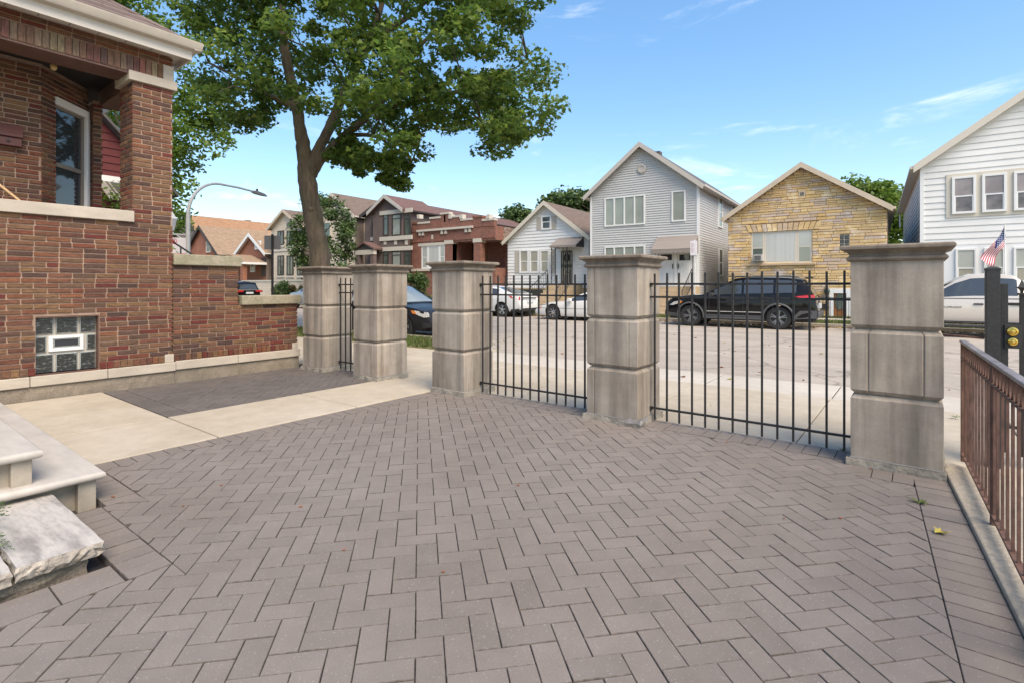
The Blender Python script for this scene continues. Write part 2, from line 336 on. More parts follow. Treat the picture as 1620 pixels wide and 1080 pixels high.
m_fcommon = M('common_brick_side', brick=((.30,.225,.175),(.20,.135,.105),(.33,.29,.25),.22,.075), rough=.95, ns=[(4., (.55,.5,.48), (1.25,1.2,1.2), 5, .38, .62), (20., .75, 1.25, 3)])
m_fbrown = M('far_brown_brick', brick=((.140,.098,.085),(.105,.073,.066),(.21,.165,.15),.22,.072), rough=.9, ns=[(1.2, .9, 1.1, 3)])
m_fbrown2 = M('far_tan_brick_side', brick=((.19,.145,.12),(.15,.112,.092),(.24,.2,.17),.22,.072), rough=.9, ns=[(1.2, .9, 1.1, 3)])
m_fcream = M('far_cream_stone', brick=((.66,.57,.455),(.60,.51,.40),(.50,.42,.34),.42,.16), rough=.9, ns=[(1.6, .92, 1.06, 3)])
m_forange = M('far_orange_brick', brick=((.32,.11,.058),(.26,.085,.05),(.30,.2,.15),.22,.072), rough=.9, ns=[(1.2, .88, 1.1, 3)])
m_stone_w = M('pale_stone_trim', (.55, .50, .43), .8)
m_dkbrown = M('dark_brown_paint', (.045, .032, .028), .6)
m_wood = M('varnished_wood', (.26, .105, .035), .4, ns=[((12, 12, 1.5), .6, 1.25, 4)])
m_bark = M('tree_bark', (.145, .112, .085), .95, ns=[((9, 9, 2.), .6, 1.25, 5), (2.2, (.85,.95,.72), (1.1,1.02,1.0), 3), (40., .75, 1.2, 3)], bump=[((22, 22, 5), 1., .03)])
m_leaf = M('maple_leaf', pal=[(.095,.168,.034),(.120,.195,.038),(.078,.142,.036),(.150,.225,.042),(.102,.175,.038),(.190,.25,.048)], rough=.5, var=.22, ns=[(.45, .8, 1.3, 2)], transl=.6, spec=.35)
m_leaf2 = M('bright_leaf', pal=[(.12,.20,.03),(.15,.23,.035),(.10,.17,.03),(.17,.25,.04)], rough=.5, var=.2, ns=[(.5, .78, 1.25, 2)], transl=.42, spec=.35)
m_leaf3 = M('dark_green_leaf', pal=[(.065,.115,.03),(.085,.14,.036),(.055,.10,.03),(.105,.16,.045)], rough=.55, var=.2, ns=[(.5, .8, 1.2, 2)], transl=.3)
m_leafr = M('russet_leaf', pal=[(.16,.075,.03),(.10,.105,.03),(.12,.16,.03),(.19,.10,.035)], rough=.6, var=.2, transl=.3)
m_grass = M('grass_blades', pal=[(.10,.15,.03),(.13,.17,.04),(.085,.13,.03),(.19,.17,.07)], rough=.7, var=.2, transl=.25)
m_lawn = M('lawn_soil', (.16, .155, .065), 1., ns=[(1.4, .7, 1.25, 4), (12., .7, 1.25, 4)])
m_litter = M('leaf_litter', pal=[(.30,.19,.07),(.20,.11,.045),(.36,.25,.09),(.15,.085,.04)], rough=.8, var=.2)
m_leafy = M('yellow_fallen_leaf', (.42, .34, .06), .7, ns=[(60., .75, 1.1, 3)])
m_leafo = M('rust_fallen_leaf', (.28, .09, .03), .7, ns=[(60., .7, 1.2, 3)])
m_foil = M('crumpled_flashing', (.70, .70, .70), .3, metal=.8, ns=[(60., .7, 1.1, 3)])
m_tyre = M('tyre_rubber', (.022, .022, .023), .85)
m_alloy = M('alloy_rim', (.56, .56, .57), .3, metal=.85)
m_alloyd = M('dark_alloy', (.24, .245, .25), .35, metal=.8)
m_cblack = M('black_car_paint', (.008, .008, .009), .07, coat=0, spec=.30)
m_cwhite = M('white_car_paint', (.70, .70, .69), .3, coat=.6)
m_cgrey = M('charcoal_car_paint', (.024, .024, .026), .3, coat=0, spec=.25)
m_cblue = M('grey_blue_car_paint', (.23, .27, .33), .28, coat=.8, metal=.2)
m_cbeige = M('pale_beige_car_paint', (.60, .545, .485), .28, coat=.8, metal=.1)
m_csilver = M('silver_car_paint', (.35, .36, .37), .28, coat=.7, metal=.4)
m_plast = M('black_plastic', (.03, .03, .032), .6)
m_clad = M('grey_cladding', (.075, .077, .082), .6)
m_carglass = M('car_glass', (.045, .052, .06), .03, spec=.9)
m_carglass2 = M('pale_car_glass', (.42, .46, .45), .06, spec=.7)
m_red = M('tail_lamp', (.50, .02, .02), .15, coat=.5)
m_amber = M('amber_lamp', (.75, .22, .02), .2, coat=.5)
m_lamp = M('clear_lamp', (.55, .55, .52), .12, coat=.6, ns=[(40., .6, 1.2, 2)])
m_plate = M('licence_plate', (.60, .62, .64), .5)
m_galv = M('galvanised_pole', (.58, .58, .57), .5, metal=.0, ns=[(6., .9, 1.06, 3)])
m_signback = M('sign_back', (.24, .225, .215), .5, metal=.4)
m_signw = M('sign_face', (.78, .74, .76), .5)
m_signr = M('sign_red', (.60, .03, .06), .5)
m_fred = M('flag_red', (.55, .02, .04), .8)
m_fblue = M('flag_blue', (.02, .035, .16), .8)
m_fwhite = M('flag_white', (.75, .74, .74), .8)
m_mail = M('red_brown_mailbox', (.11, .034, .028), .55, ns=[((3, 3, 20), .7, 1.2, 3)])
m_handrail = M('pale_wood_rail', (.52, .33, .17), .55, ns=[((3, 40, 40), .8, 1.15, 3)])
m_bulb = M('amber_bulb', (.62, .42, .18), .3)
m_ac = M('air_conditioner_case', (.50, .49, .46), .5)
m_acg = M('grille', (.12, .115, .11), .6)
m_letter = M('dark_lettering', (.02, .02, .02), .5)

# ------------------------------------------------------------------ the ground, road, pavements
def sheet(name, x0, x1, y0, y1, z, mat, fr=WORLD, th=.0):
    b = MB(lambda x, y, zz: tuple(fr.w((x, y, zz))))
    b.add([(x0,y0,z),(x1,y0,z),(x1,y1,z),(x0,y1,z)], [(0,1,2,3)])
    return structure(b.build(name, mat, recalc=False))
sheet('ground', -900, 900, -900, 900, -.16, m_lawn)
sheet('road', -140, 60, 8.75, 21.72, -.07, m_asph)
far = MB(); far.box(-140, 60, 21.87, 23.5, -.16, .045); structure(far.build('parkway_lawn', m_lawn))
far = MB()
structure(MB().box(-140, 60, 23.5, 25.2, -.15, .055).build('far_pavement', m_conc2))
structure(MB().box(-140, 60, 25.2, 80, -.15, .04).build('front_yards', m_lawn))
kb = sbase('far_kerb')
for i in range(28):
    x = -62+i*2.6
    MB().box(x, x+2.585, 21.70, 21.87, -.15, .05).build('kerb_stone', m_curb, kb, bevel=.02)
kb = sbase('near_kerb')
for i in range(14):
    x = -7.9-(i+1)*2.6
    MB().box(x, x+2.585, 10.2, 10.36, -.15, .06).build('kerb_stone', m_curb, kb, bevel=.02)
structure(MB().box(-60, -7.95, 8.72, 10.2, -.15, .0).build('near_parkway', m_lawn))
# public pavement in front of the gate: slabs with joints
pv = sbase('public_pavement', rz=LR)
for i in range(17):
    u = 5.6-i*1.62
    o = MB().box(u-1.61, u, 5.30, 7.72, -.14, -.015+rnd.uniform(-.003, .003)).build('concrete_slab', m_conc, pv, bevel=.008)
    if u > -7: MB().box(u-1.61, u, 7.735, 8.92, -.14, -.04).build('gutter_slab', m_conc2, pv, bevel=.008)
    else: MB().box(u-1.61, u, 7.735, 9.12, -.14, -.02).build('concrete_slab', m_conc, pv, bevel=.008)
sheet('subgrade', -40, 14, -6, 8.86, -.045, m_joint, LOT)

def herring(base, rects, mat, ang, wd, gap=.003, name='paver', org=(0, 0), thick=.04, limit=300, slant=None):
    """45 degree herringbone clipped to rectangles in the lot frame. rects: list of (test(cx,cy), u0,u1,v0,v1)"""
    ln = 2*wd; c, s = math.cos(ang), math.sin(ang)
    def mk(w, l):
        a, b = w/2, l/2; k = .0025
        me = bpy.data.meshes.new(name)
        me.from_pydata([(-a,-b,-thick),(a,-b,-thick),(a,b,-thick),(-a,b,-thick),(-a,-b,-k),(a,-b,-k),(a,b,-k),(-a,b,-k),(-a+k,-b+k,0),(a-k,-b+k,0),(a-k,b-k,0),(-a+k,b-k,0)], [],
            [(0,1,5,4),(1,2,6,5),(2,3,7,6),(3,0,4,7),(4,5,9,8),(5,6,10,9),(6,7,11,10),(7,4,8,11),(8,9,10,11)]); me.materials.append(mat); me.materials.append(m_pside); me.polygons.foreach_set('material_index', [1]*8+[0]); return me
    full = mk(ln-gap, wd-gap); items = []
    U0 = min(r[1] for r in rects); U1 = max(r[2] for r in rects); V0 = min(r[3] for r in rects); V1 = max(r[4] for r in rects)
    n = int(max(U1-U0, V1-V0)*1.5/wd)+4; cu, cv = (U0+U1)/2, (V0+V1)/2
    for i in range(-n, n):
        for j in range(-n, n):
            k = (i-j) % 4
            if k == 0: x0, y0, x1, y1, rot = i, j, i+2, j+1, 0
            elif k == 3: x0, y0, x1, y1, rot = i, j, i+1, j+2, 1
            else: continue
            cx, cy = (x0+x1)/2*wd, (y0+y1)/2*wd
            tu, tv = cu+org[0]+c*cx-s*cy, cv+org[1]+s*cx+c*cy
            pts0 = [(cu+org[0]+c*(a)-s*(b), cv+org[1]+s*(a)+c*(b)) for a, b in ((x0*wd+gap/2, y0*wd+gap/2), (x1*wd-gap/2, y0*wd+gap/2), (x1*wd-gap/2, y1*wd-gap/2), (x0*wd+gap/2, y1*wd-gap/2))]
            for R in [r for r in rects if r[0](pts0, tu, tv)]:
              if not (R[1]-.2 < tu < R[2]+.2 and R[3]-.2 < tv < R[4]+.2): continue
              pts = [(cu+org[0]+c*(a)-s*(b), cv+org[1]+s*(a)+c*(b)) for a, b in ((x0*wd+gap/2, y0*wd+gap/2), (x1*wd-gap/2, y0*wd+gap/2), (x1*wd-gap/2, y1*wd-gap/2), (x0*wd+gap/2, y1*wd-gap/2))]
              z = rnd.uniform(-.0022, .0022)
              rl = slant or (lambda v_: R[2])
              inside = all(R[1] <= p[0] <= rl(p[1]) and R[3] <= p[1] <= R[4] for p in pts)
              if inside:
                  items.append(('unit', full, (tu, tv, z), ang+rot*math.pi/2+rnd.uniform(-.006, .006), (1, 1, 1))); continue
              P = pts
              if slant:
                  q = []
                  for a in range(len(P)):
                      A, B = P[a], P[(a+1) % len(P)]; da, db = slant(A[1])-gap/2-A[0], slant(B[1])-gap/2-B[0]
                      if da >= 0: q.append(A)
                      if da*db < 0:
                          t = da/(da-db); q.append((A[0]+(B[0]-A[0])*t, A[1]+(B[1]-A[1])*t))
                  P = q
                  if len(P) < 3: continue
              for ax, lim, sg in ((0, R[1]+gap/2, 1), (0, R[2]-gap/2, -1), (1, R[3]+gap/2, 1), (1, R[4]-gap/2, -1)):
                  q = []
                  for a in range(len(P)):
                      A, B = P[a], P[(a+1) % len(P)]; da, db = sg*(A[ax]-lim), sg*(B[ax]-lim)
                      if da >= 0: q.append(A)
                      if da*db < 0:
                          t = da/(da-db); q.append((A[0]+(B[0]-A[0])*t, A[1]+(B[1]-A[1])*t))
                  P = q
                  if len(P) < 3: break
              if len(P) < 3: continue
              ar = abs(sum(P[a][0]*P[(a+1) % len(P)][1]-P[(a+1) % len(P)][0]*P[a][1] for a in range(len(P))))/2
              if ar < .0012: continue
              items.append(slab_piece(P, z, thick))
    return items
def slab_piece(P, z, thick, k=.0025):
    m_ = len(P); gx, gy = sum(p[0] for p in P)/m_, sum(p[1] for p in P)/m_
    def ins(p):
        d = math.hypot(p[0]-gx, p[1]-gy); f = max(0, 1-1.3*k/max(d, .02)); return (gx+(p[0]-gx)*f, gy+(p[1]-gy)*f, z)
    vs = [(p[0], p[1], z-thick) for p in P]+[(p[0], p[1], z-k) for p in P]+[ins(p) for p in P]
    fs = [(r*m_+a, r*m_+(a+1) % m_, (r+1)*m_+(a+1) % m_, (r+1)*m_+a) for r in (0, 1) for a in range(m_)]+[tuple(2*m_+a for a in range(m_))]
    return (vs, fs, (gx, gy, z))
def soldier(u0, u1, v0, v1, along, pitch, gap=.0045, thick=.04):
    out = []; a0, a1 = (u0, u1) if along == 'u' else (v0, v1); n = max(1, round((a1-a0)/pitch)); st = (a1-a0)/n
    for i in range(n):
        p, q = a0+i*st+gap/2, a0+(i+1)*st-gap/2
        P = [(p, v0+gap/2), (q, v0+gap/2), (q, v1-gap/2), (p, v1-gap/2)] if along == 'u' else [(u0+gap/2, p), (u1-gap/2, p), (u1-gap/2, q), (u0+gap/2, q)]
        out.append(slab_piece(P, rnd.uniform(-.002, .002), thick))
    return out
PW = .1105
cy_ = sbase('courtyard_paving', rz=LR)
UR = .42                                    # bound of the field; the real right border leans, as the kerb is not square to the gate
UL = lambda v: -.008+(4.55-v)*.0655
U_, V_ = (lambda P: min(p[0] for p in P)), (lambda P: min(p[1] for p in P))
whole = lambda P: V_(P) > 1.285 or U_(P) > -2.98 or (U_(P) > -4.1 and V_(P) > 1.07)
it = herring(cy_, [(lambda P, u, v: u > -.40, -4.925, UR, -1.6, 4.66), (lambda P, u, v: u <= -.40 and whole(P), -4.925, UR, -1.6, 4.99),
    (lambda P, u, v: u <= -.40 and not whole(P), -4.925, UR, 1.285, 4.99), (lambda P, u, v: u <= -.40 and not whole(P), -4.1, UR, 1.07, 1.285), (lambda P, u, v: u <= -.40 and not whole(P), -2.98, UR, -1.6, 1.07)], m_paver, rad(47.5), PW, org=(.03, .02), slant=UL)
it += soldier(-5.125, -4.925, 1.05, 4.92, 'v', .118)
it += soldier(-4.925, -4.1, 1.09, 1.284, 'u', .11)+soldier(-4.1, -2.983, .88, 1.069, 'u', .11)
it += soldier(-3.215, -2.985, -1.5, .872, 'v', .23)
it += soldier(-4.55, -2.78, 4.995, 5.29, 'u', .118)+soldier(-2.21, -.42, 4.995, 5.29, 'u', .118)
it += soldier(-.40, -.02, 4.665, 4.90, 'u', .118)
# border against the kerb of the railing, wedge shaped
KU = lambda v: .185+(4.79-v)*.0815          # kerb edge u at v
n = 52
for i in range(n):
    v0 = 4.90-i*.1165; v1 = v0-.1165
    it.append(slab_piece([(UL(v1)+.002, v1+.0025), (KU(v1)-.004, v1+.0025), (KU(v0)-.004, v0-.0025), (UL(v0)+.002, v0-.0025)], rnd.uniform(-.002, .002), .04))
pieces(cy_, LOT, it, 'paver', m_paver, 300, 'paver_field', m_pside)
sp = sbase('side_paving', rz=LR)
it = herring(sp, [(lambda P, u, v: True, -8.50, -6.345, 2.46, 5.30)], m_paver2, rad(47.5), PW*.93, org=(.02, .05))
it += soldier(-8.50, -6.345, 2.235, 2.455, 'u', .11)
pieces(sp, LOT, it, 'paver', m_paver2, 300, 'paver_field', m_pside)
wk = sbase('concrete_walk', rz=LR)
for (a, b_, c, d) in ((-8.52, -6.345, .2, 2.215), (-6.335, -5.14, .2, 2.215), (-6.335, -5.14, 2.227, 3.74), (-6.335, -5.14, 3.752, 5.29)):
    MB().box(a, b_, c, d, -.1, rnd.uniform(.002, .008)).build('walk_slab', m_conc, wk, bevel=.008)
# neighbour's side of the railing
nb = MB(); pts = [(KU(v), v) for v in (5.25, -2)]
nb = MB(lambda x, y, z: tuple(LOT.w((x, y, z))))
nb.hexa([(KU(-2), -2, -.1), (KU(-2)+.36, -2, -.1), (KU(5.27)+.36, 5.27, -.1), (KU(5.27), 5.27, -.1)], [(KU(-2), -2, .03), (KU(-2)+.36, -2, .035), (KU(5.27)+.36, 5.27, .035), (KU(5.27), 5.27, .03)])
structure(nb.build('concrete_kerb', m_curb, bevel=.01))
nb = MB(lambda x, y, z: tuple(LOT.w((x, y, z))))
nb.add([(KU(-2)+.36, -2, .0), (9, -2, .0), (9, 5.28, .0), (KU(5.27)+.36, 5.28, .0)], [(0, 1, 2, 3)])
structure(nb.build('neighbour_walk', m_conc, recalc=False))

# ------------------------------------------------------------------ limestone gate pillars
def sq(h, z): return [(-h, -h, z), (h, -h, z), (h, h, z), (-h, h, z)]
def notch_plan(h, notches, d=.010, w=.007):
    side = []
    for t in notches:
        side += [(t-w, 0), (t, d), (t+w, 0)]
    P = []
    for k in range(4):
        c, s = math.cos(k*math.pi/2), math.sin(k*math.pi/2)
        for (t, dd) in [(-h, 0)]+side:
            x, y = t, -h+dd
            P.append((c*x-s*y, s*x+c*y))
    return P
def pillar(u0, label, panels, foil=False):
    t = thing('gate_pillar', label, 'pillar', LOT.w((u0+.285, 5.205, 0)), LR, 'limestone pillars of the front gate')
    b = MB(); k = .305
    ring0, ring1 = [], []
    for i in range(24):
        a = i/24*4; s_ = int(a); f = a-s_; h = k+rnd.uniform(-.012, .02)
        x, y = -h+2*h*f, -h
        c, s = math.cos(s_*math.pi/2), math.sin(s_*math.pi/2)
        ring0.append((c*x-s*y, s*x+c*y, -.05)); ring1.append((.985*(c*x-s*y), .985*(s*x+c*y), .055+rnd.uniform(-.008, .004)))
    b.rings([ring0, ring1]); b.build('footing', m_limedk, t)
    H_ = .285
    for z0, z1, c0, c1, nt in ((.060, .553, 0, 1, panels[0]), (.562, 1.058, 1, 1, panels[1]), (1.067, 1.592, 1, 0, panels[2])):
        pl = notch_plan(H_, nt); ch = .026; f = (H_-ch)/H_
        rs = []
        if c0: rs += [[(x*f, y*f, z0) for x, y in pl], [(x, y, z0+ch*1.1) for x, y in pl]]
        else: rs += [[(x, y, z0) for x, y in pl]]
        if c1: rs += [[(x, y, z1-ch*1.1) for x, y in pl], [(x*f, y*f, z1) for x, y in pl]]
        else: rs += [[(x, y, z1) for x, y in pl]]
        MB().rings(rs).build('block', m_lime, t, bevel=.003)
    MB().box(-.25, .25, -.25, .25, .05, 1.6).build('core', m_limedk, t)
    pr = [(.287, 1.585), (.303, 1.590), (.312, 1.602), (.312, 1.612), (.303, 1.624), (.294, 1.628), (.294, 1.640), (.304, 1.652), (.322, 1.666), (.346, 1.676), (.352, 1.680), (.352, 1.700), (.340, 1.712), (.02, 1.716)]
    MB().rings([sq(h, z) for h, z in pr]).build('cap', m_limecap, t, bevel=.002)
    if foil:
        b = MB(); cx = .322; r = random.Random(3)
        P = [[(cx+.012*r.random()-.14+.15*i/5 if side == 0 else cx+.014+.01*r.random(), -cx-.015-.012*r.random() if side == 0 else -cx-.01+.17*(i)/5, z+.02*r.random()-.01) for z in (.04, .085)] for side in (0, 1) for i in range(6)]
        vs = [p for c in P for p in c]; b.add(vs, [(2*i, 2*i+2, 2*i+3, 2*i+1) for i in range(len(P)-1)])
        b.build('torn_flashing', m_foil, t, recalc=False)
    b = MB(); q = .2895
    for k in range(4):
        c, s = math.cos(k*math.pi/2), math.sin(k*math.pi/2)
        ps = [(-q, -q, .056), (q, -q, .052), (q, -q-.004, .056), (-q, -q-.004, .060)]
        b.hexa([(c*x-s*y, s*x+c*y, z) for x, y, z in ps], [(c*x-s*y, s*x+c*y, z+.008) for x, y, z in ps])
    b.build('flashing_strip', m_foil, t)
    return t
A, B_ = (-.17, .17), (-.20,)
P1 = pillar(-.42, 'nearest and largest stone pillar, wide flat front, between the iron fence and the brown railing', ((), A, ()))
P2 = pillar(-2.78, 'stone pillar between the two wide iron fence panels, torn foil at its foot', ((-.2,), (-.195, .19), (-.2,)), True)
P3 = pillar(-5.12, 'stone pillar at the right of the concrete walk opening, iron panel on its right only', ((-.19,), (-.2,), (-.17, .2)))
P4 = pillar(-6.84, 'stone pillar at the left of the walk opening, with narrow iron panel ending behind it', ((-.19, .18), (-.2, .08), (-.19, .18)))
P5 = pillar(-8.24, 'stone pillar standing beside the end of the low brick garden wall', ((-.19,), (-.2, .19), (-.19,)))

# ------------------------------------------------------------------ black iron fence panels between the pillars
def fence(u0, u1, n, label):
    t = thing('iron_fence', label, 'fence', LOT.w((u0, 5.24, 0)), LR, 'black iron fence panels between the pillars')
    w = u1-u0
    for z in (1.415, 1.282, .138):
        MB().box(-.008 if z > 1 else -.008, w+.008, -.011, .011, z-.010, z+.010).build('rail', m_black, t, bevel=.002)
    for z in (1.415, .138):
        b = MB(); b.box(-.001, .018, -.02, .02, z-.028, z+.012); b.box(w-.018, w+.001, -.02, .02, z-.028, z+.012); b.build('bracket', m_black, t)
    st = w/n
    me = None
    for i in range(n):
        x = st*(i+.45)
        if me is None:
            o = MB().box(-.0085, .0085, -.0085, .0085, .022, 1.525).build('picket', m_black, t, bevel=.0015); me = o.data
        else:
            o = bpy.data.objects.new('picket', me); COL.objects.link(o); o.parent = t
        o.location = (x, -.0195, rnd.uniform(-.004, .004)); o.rotation_euler = (0, rnd.uniform(-.002, .002), 0)
fence(-2.21, -.42, 14, 'wide iron fence panel nearest the camera, in front of the parked black SUV')
fence(-4.55, -2.78, 14, 'wide iron fence panel in front of the parked white cars')
fence(-7.67, -6.84, 6, 'short narrow iron fence panel between the two leftmost stone pillars')

# ------------------------------------------------------------------ rusty railing on the right
t = thing('rusty_railing', 'rust brown iron railing with a row of looped ornaments on the concrete kerb', 'railing', (.565, 5.40, 0), rad(-.3))
LEN = 4.4
MB().box(-.022, .022, -LEN, .02, .955, .975).build('top_rail', m_rail_top, t, bevel=.005)
MB().box(-.016, .016, -LEN, .015, .833, .847).build('sub_rail', m_rust, t, bevel=.002)
MB().box(-.016, .016, -LEN, .015, .085, .10).build('bottom_rail', m_rust, t, bevel=.002)
for k in range(4):
    y = -k*1.34
    MB().box(-.015, .015, y-.015, y+.015, .03, .955).build('post', m_rust, t, bevel=.003)
me = me2 = None
for i in range(1, 33):
    y = -i*.134+.0
    if abs((y/1.34)-round(y/1.34))*1.34 < .035: y -= .03
    if me is None:
        o = MB().box(-.0065, .0065, -.0065, .0065, .068, .833).build('baluster', m_rust, t, bevel=.002); me = o.data
    else:
        o = bpy.data.objects.new('baluster', me); COL.objects.link(o); o.parent = t
    o.location = (0, y, 0)
for i in range(46):
    y = -.055-i*.092
    if me2 is None:
        P = [(math.sin(a)*.031, .901+math.cos(a)*.052) for a in [2*math.pi*k/16 for k in range(16)]]
        b = MB(); n = 16; w = .012; th = .0035
        vs = []
        for k in range(n):
            nx, nz = P[k][0]/.031, (P[k][1]-.901)/.052
            for dx, dy in ((-w, 0), (w, 0), (w, th), (-w, th)): vs.append((dx, P[k][0]+nx*dy, P[k][1]+nz*dy))
        fs = [(k*4+c, ((k+1) % n)*4+c, ((k+1) % n)*4+(c+1) % 4, k*4+(c+1) % 4) for k in range(n) for c in range(4)]
        b.add(vs, fs); o = b.build('loop_ornament', m_rust, t); me2 = o.data
    else:
        o = bpy.data.objects.new('loop_ornament', me2); COL.objects.link(o); o.parent = t
    o.location = (0, y, 0)
# black gate post and the gate leaf beyond it
gp = WORLD.hit(1570, 452, 1, 5.55)
t = thing('gate_post', 'thick square black steel post behind the rusty railing', 'gate post', (gp.x, 5.55, 0))
MB().box(-.042, .042, -.042, .042, -.05, 1.525).build('shaft', m_post, t, bevel=.004)
MB().rings([sq(.045, 1.52), sq(.045, 1.535), sq(.02, 1.548)]).build('post_cap', m_post, t, bevel=.003)
b = MB().tube([(-.05, .0, .985), (-.33, .06, 1.0)], .009, 8); b.build('tie_bar', m_rust, t)
t = thing('yard_gate', 'black iron gate with spear tip and two brass locks beside the thick post', 'gate', (gp.x+.052, 5.60, 0))
MB().box(0, .045, -.02, .02, .10, 1.415).build('stile', m_post, t, bevel=.003)
for z in (1.255, 1.10, .30): MB().box(.045, 1.1, -.012, .012, z-.011, z+.011).build('rail', m_black, t, bevel=.002)
for i in range(8):
    x = .125+i*.125
    o = MB().box(x-.014, x+.014, -.014, .014, .08, 1.335).build('picket', m_black, t, bevel=.002)
    b = MB(); b.box(x-.024, x+.024, -.024, .024, 1.325, 1.342); b.rings([sq(.007, 1.342), sq(.010, 1.36), sq(.020, 1.385), sq(.013, 1.405), sq(.0015, 1.445)])
    b.v = b.v[:8]+[(p[0]+x, p[1], p[2]) for p in b.v[8:]]
    b.tube([(x-.004, 0, 1.365), (x-.025, 0, 1.385), (x-.038, 0, 1.382)], [.006, .005, .002], 6); b.tube([(x+.004, 0, 1.365), (x+.025, 0, 1.385), (x+.038, 0, 1.382)], [.006, .005, .002], 6)
    b.build('spear_finial', m_black, t)
MB().box(.02, .118, -.035, .035, .915, 1.095).build('lock_plate', m_post, t, bevel=.003)
for z, r in ((1.045, .036), (.968, .032)):
    b = MB().lathe([(r, -.036), (r, -.046), (r*.9, -.053), (r*.62, -.056), (r*.55, -.050), (r*.42, -.050), (r*.38, -.060), (.001, -.063)], 28, (.066, 0, z), 'y')
    b.build('brass_lock', m_brass, t, smooth=True)

# ------------------------------------------------------------------ marble steps and the capped planter wall at the left
def bull(u0, u1, v0, v1, z1, th, mat, name, parent, over=.0, right=True, front=True):
    """stone tread with a rounded nose on its +v edge and its +u end"""
    b = MB(); n = 7; rs = []
    for k in range(n+1):
        a = -math.pi/2+math.pi*k/n; d = th/2*(math.cos(a)-1); z = z1-th/2+th/2*math.sin(a)
        rs.append([(u0, v0, z), (u1+d, v0, z), (u1+d, v1+d, z), (u0, v1+d, z)])
    b.rings(rs); return b.build(name, mat, parent, smooth=True, sharp=45)
st = thing('marble_steps', 'flight of pale marble steps with rounded noses, by the concrete walk', 'steps', LOT.w((0, 0, 0)), LR)
UE = -4.19
bull(-8.3, UE, .60, 1.115, .200, .052, m_marble, 'tread', st)
bull(-8.3, UE-.025, .0, .81, .410, .055, m_marble, 'tread', st)
bull(-8.3, UE-.05, -1., .49, .620, .055, m_marble, 'tread', st)
MB().box(-8.25, UE-.12, .4, 1.05, -.06, .147).build('riser', m_riser, st, bevel=.004)
MB().box(-8.25, UE-.14, -.6, .74, -.06, .354).build('riser', m_riser, st, bevel=.004)
MB().box(-8.25, UE-.16, -1.3, .42, -.06, .564).build('riser', m_riser, st, bevel=.004)
MB().box(UE-.13, UE-.05, .98, 1.075, -.06, .146).build('end_block', m_riser, st, bevel=.004)
MB().box(UE-.15, UE-.07, .67, .765, .15, .353).build('end_block', m_riser, st, bevel=.004)
def rough_slab(u0, u1, v0, v1, z0, z1, parent, name, mats):
    b = MB(); n = 14; r = random.Random(int(v0*100)); pts = []
    for (a, c, e, f) in ((u0, v0, u1, v0), (u1, v0, u1, v1), (u1, v1, u0, v1), (u0, v1, u0, v0)):
        for k in range(n): pts.append((a+(e-a)*k/n, c+(f-c)*k/n))
    cx, cy = (u0+u1)/2, (v0+v1)/2
    rs = []
    for z, am, of in ((z0, .008, -.004), (z0+(z1-z0)*.35, .010, .005), (z0+(z1-z0)*.7, .009, .004), (z1, .003, -.003)):
        ring = []
        for x, y in pts:
            d = of+r.uniform(-am, am)
            ring.append((x+d*(1 if x > cx+.3*(u1-u0) else (-1 if x < cx-.3*(u1-u0) else 0)), y+d*(1 if y > cy+.3*(v1-v0) else (-1 if y < cy-.3*(v1-v0) else 0)), z+(r.uniform(-.004, .004) if z < z1 else 0)))
        rs.append(ring)
    m_ = len(pts); vs = [p for g in rs for p in g]
    fs = [(k*m_+i, k*m_+(i+1) % m_, (k+1)*m_+(i+1) % m_, (k+1)*m_+i) for k in range(3) for i in range(m_)]
    b.add(vs, fs, 1); b.add(rs[-1], [tuple(range(m_))], 0)
    return b.build(name, mats, parent)
pw = thing('planter_wall', 'low planter wall capped with rough edged veined marble slabs at bottom left', 'planter', LOT.w((0, 0, 0)), LR)
rough_slab(-4.25, -3.245, .525, .855, .052, .118, pw, 'cap_slab', (m_marble2, m_marble_r))
rough_slab(-4.25, -3.235, -.35, .512, .050, .114, pw, 'cap_slab', (m_marble2, m_marble_r))
rough_slab(-4.2, -3.30, -.35, .80, -.04, .056, pw, 'base_course', (m_riser, m_found))
# sprig of juniper reaching in from the planter
def frond(b, p0, d, ln, r, m=0):
    d = Vector(d).normalized(); side = d.cross(Vector((0, 0, 1))).normalized(); up = side.cross(d)
    for k in range(int(ln/.006)):
        t_ = k*.006; p = Vector(p0)+d*t_+Vector((0, 0, -t_*t_*1.2)); a = k*2.4
        o_ = (side*math.cos(a)+up*math.sin(a))*.9+d*.9; o_.normalize(); L_ = .024*(1-.5*t_/ln); wv = d.cross(o_).normalized()*.0035
        b.add([tuple(p-wv), tuple(p+wv), tuple(p+o_*L_)], [(0, 1, 2)])
b = MB(); base = LOT.w((-4.0, .20, .12))
r = random.Random(5)
for k in range(16):
    tip = WORLD.hit(r.uniform(-10, 30), r.uniform(785, 852), 2, r.uniform(.17, .30)); d = tip-base
    b.tube([tuple(base), tuple(base+d*.5+Vector((0, 0, .02))), tuple(tip-d*.1)], [.004, .003, .0015], 5)
    frond(b, base+d*.55+Vector((0, 0, .02)), d, d.length*.42, r)
    frond(b, base+d*.65+Vector((0, 0, .02)), d+Vector((r.uniform(-.1, .1), r.uniform(-.2, .2), .05)), d.length*.25, r)
tag(b.build('juniper_plant', m_leaf3, recalc=False), 'sprig of green juniper leaning over the marble slab at the left edge', 'plant')

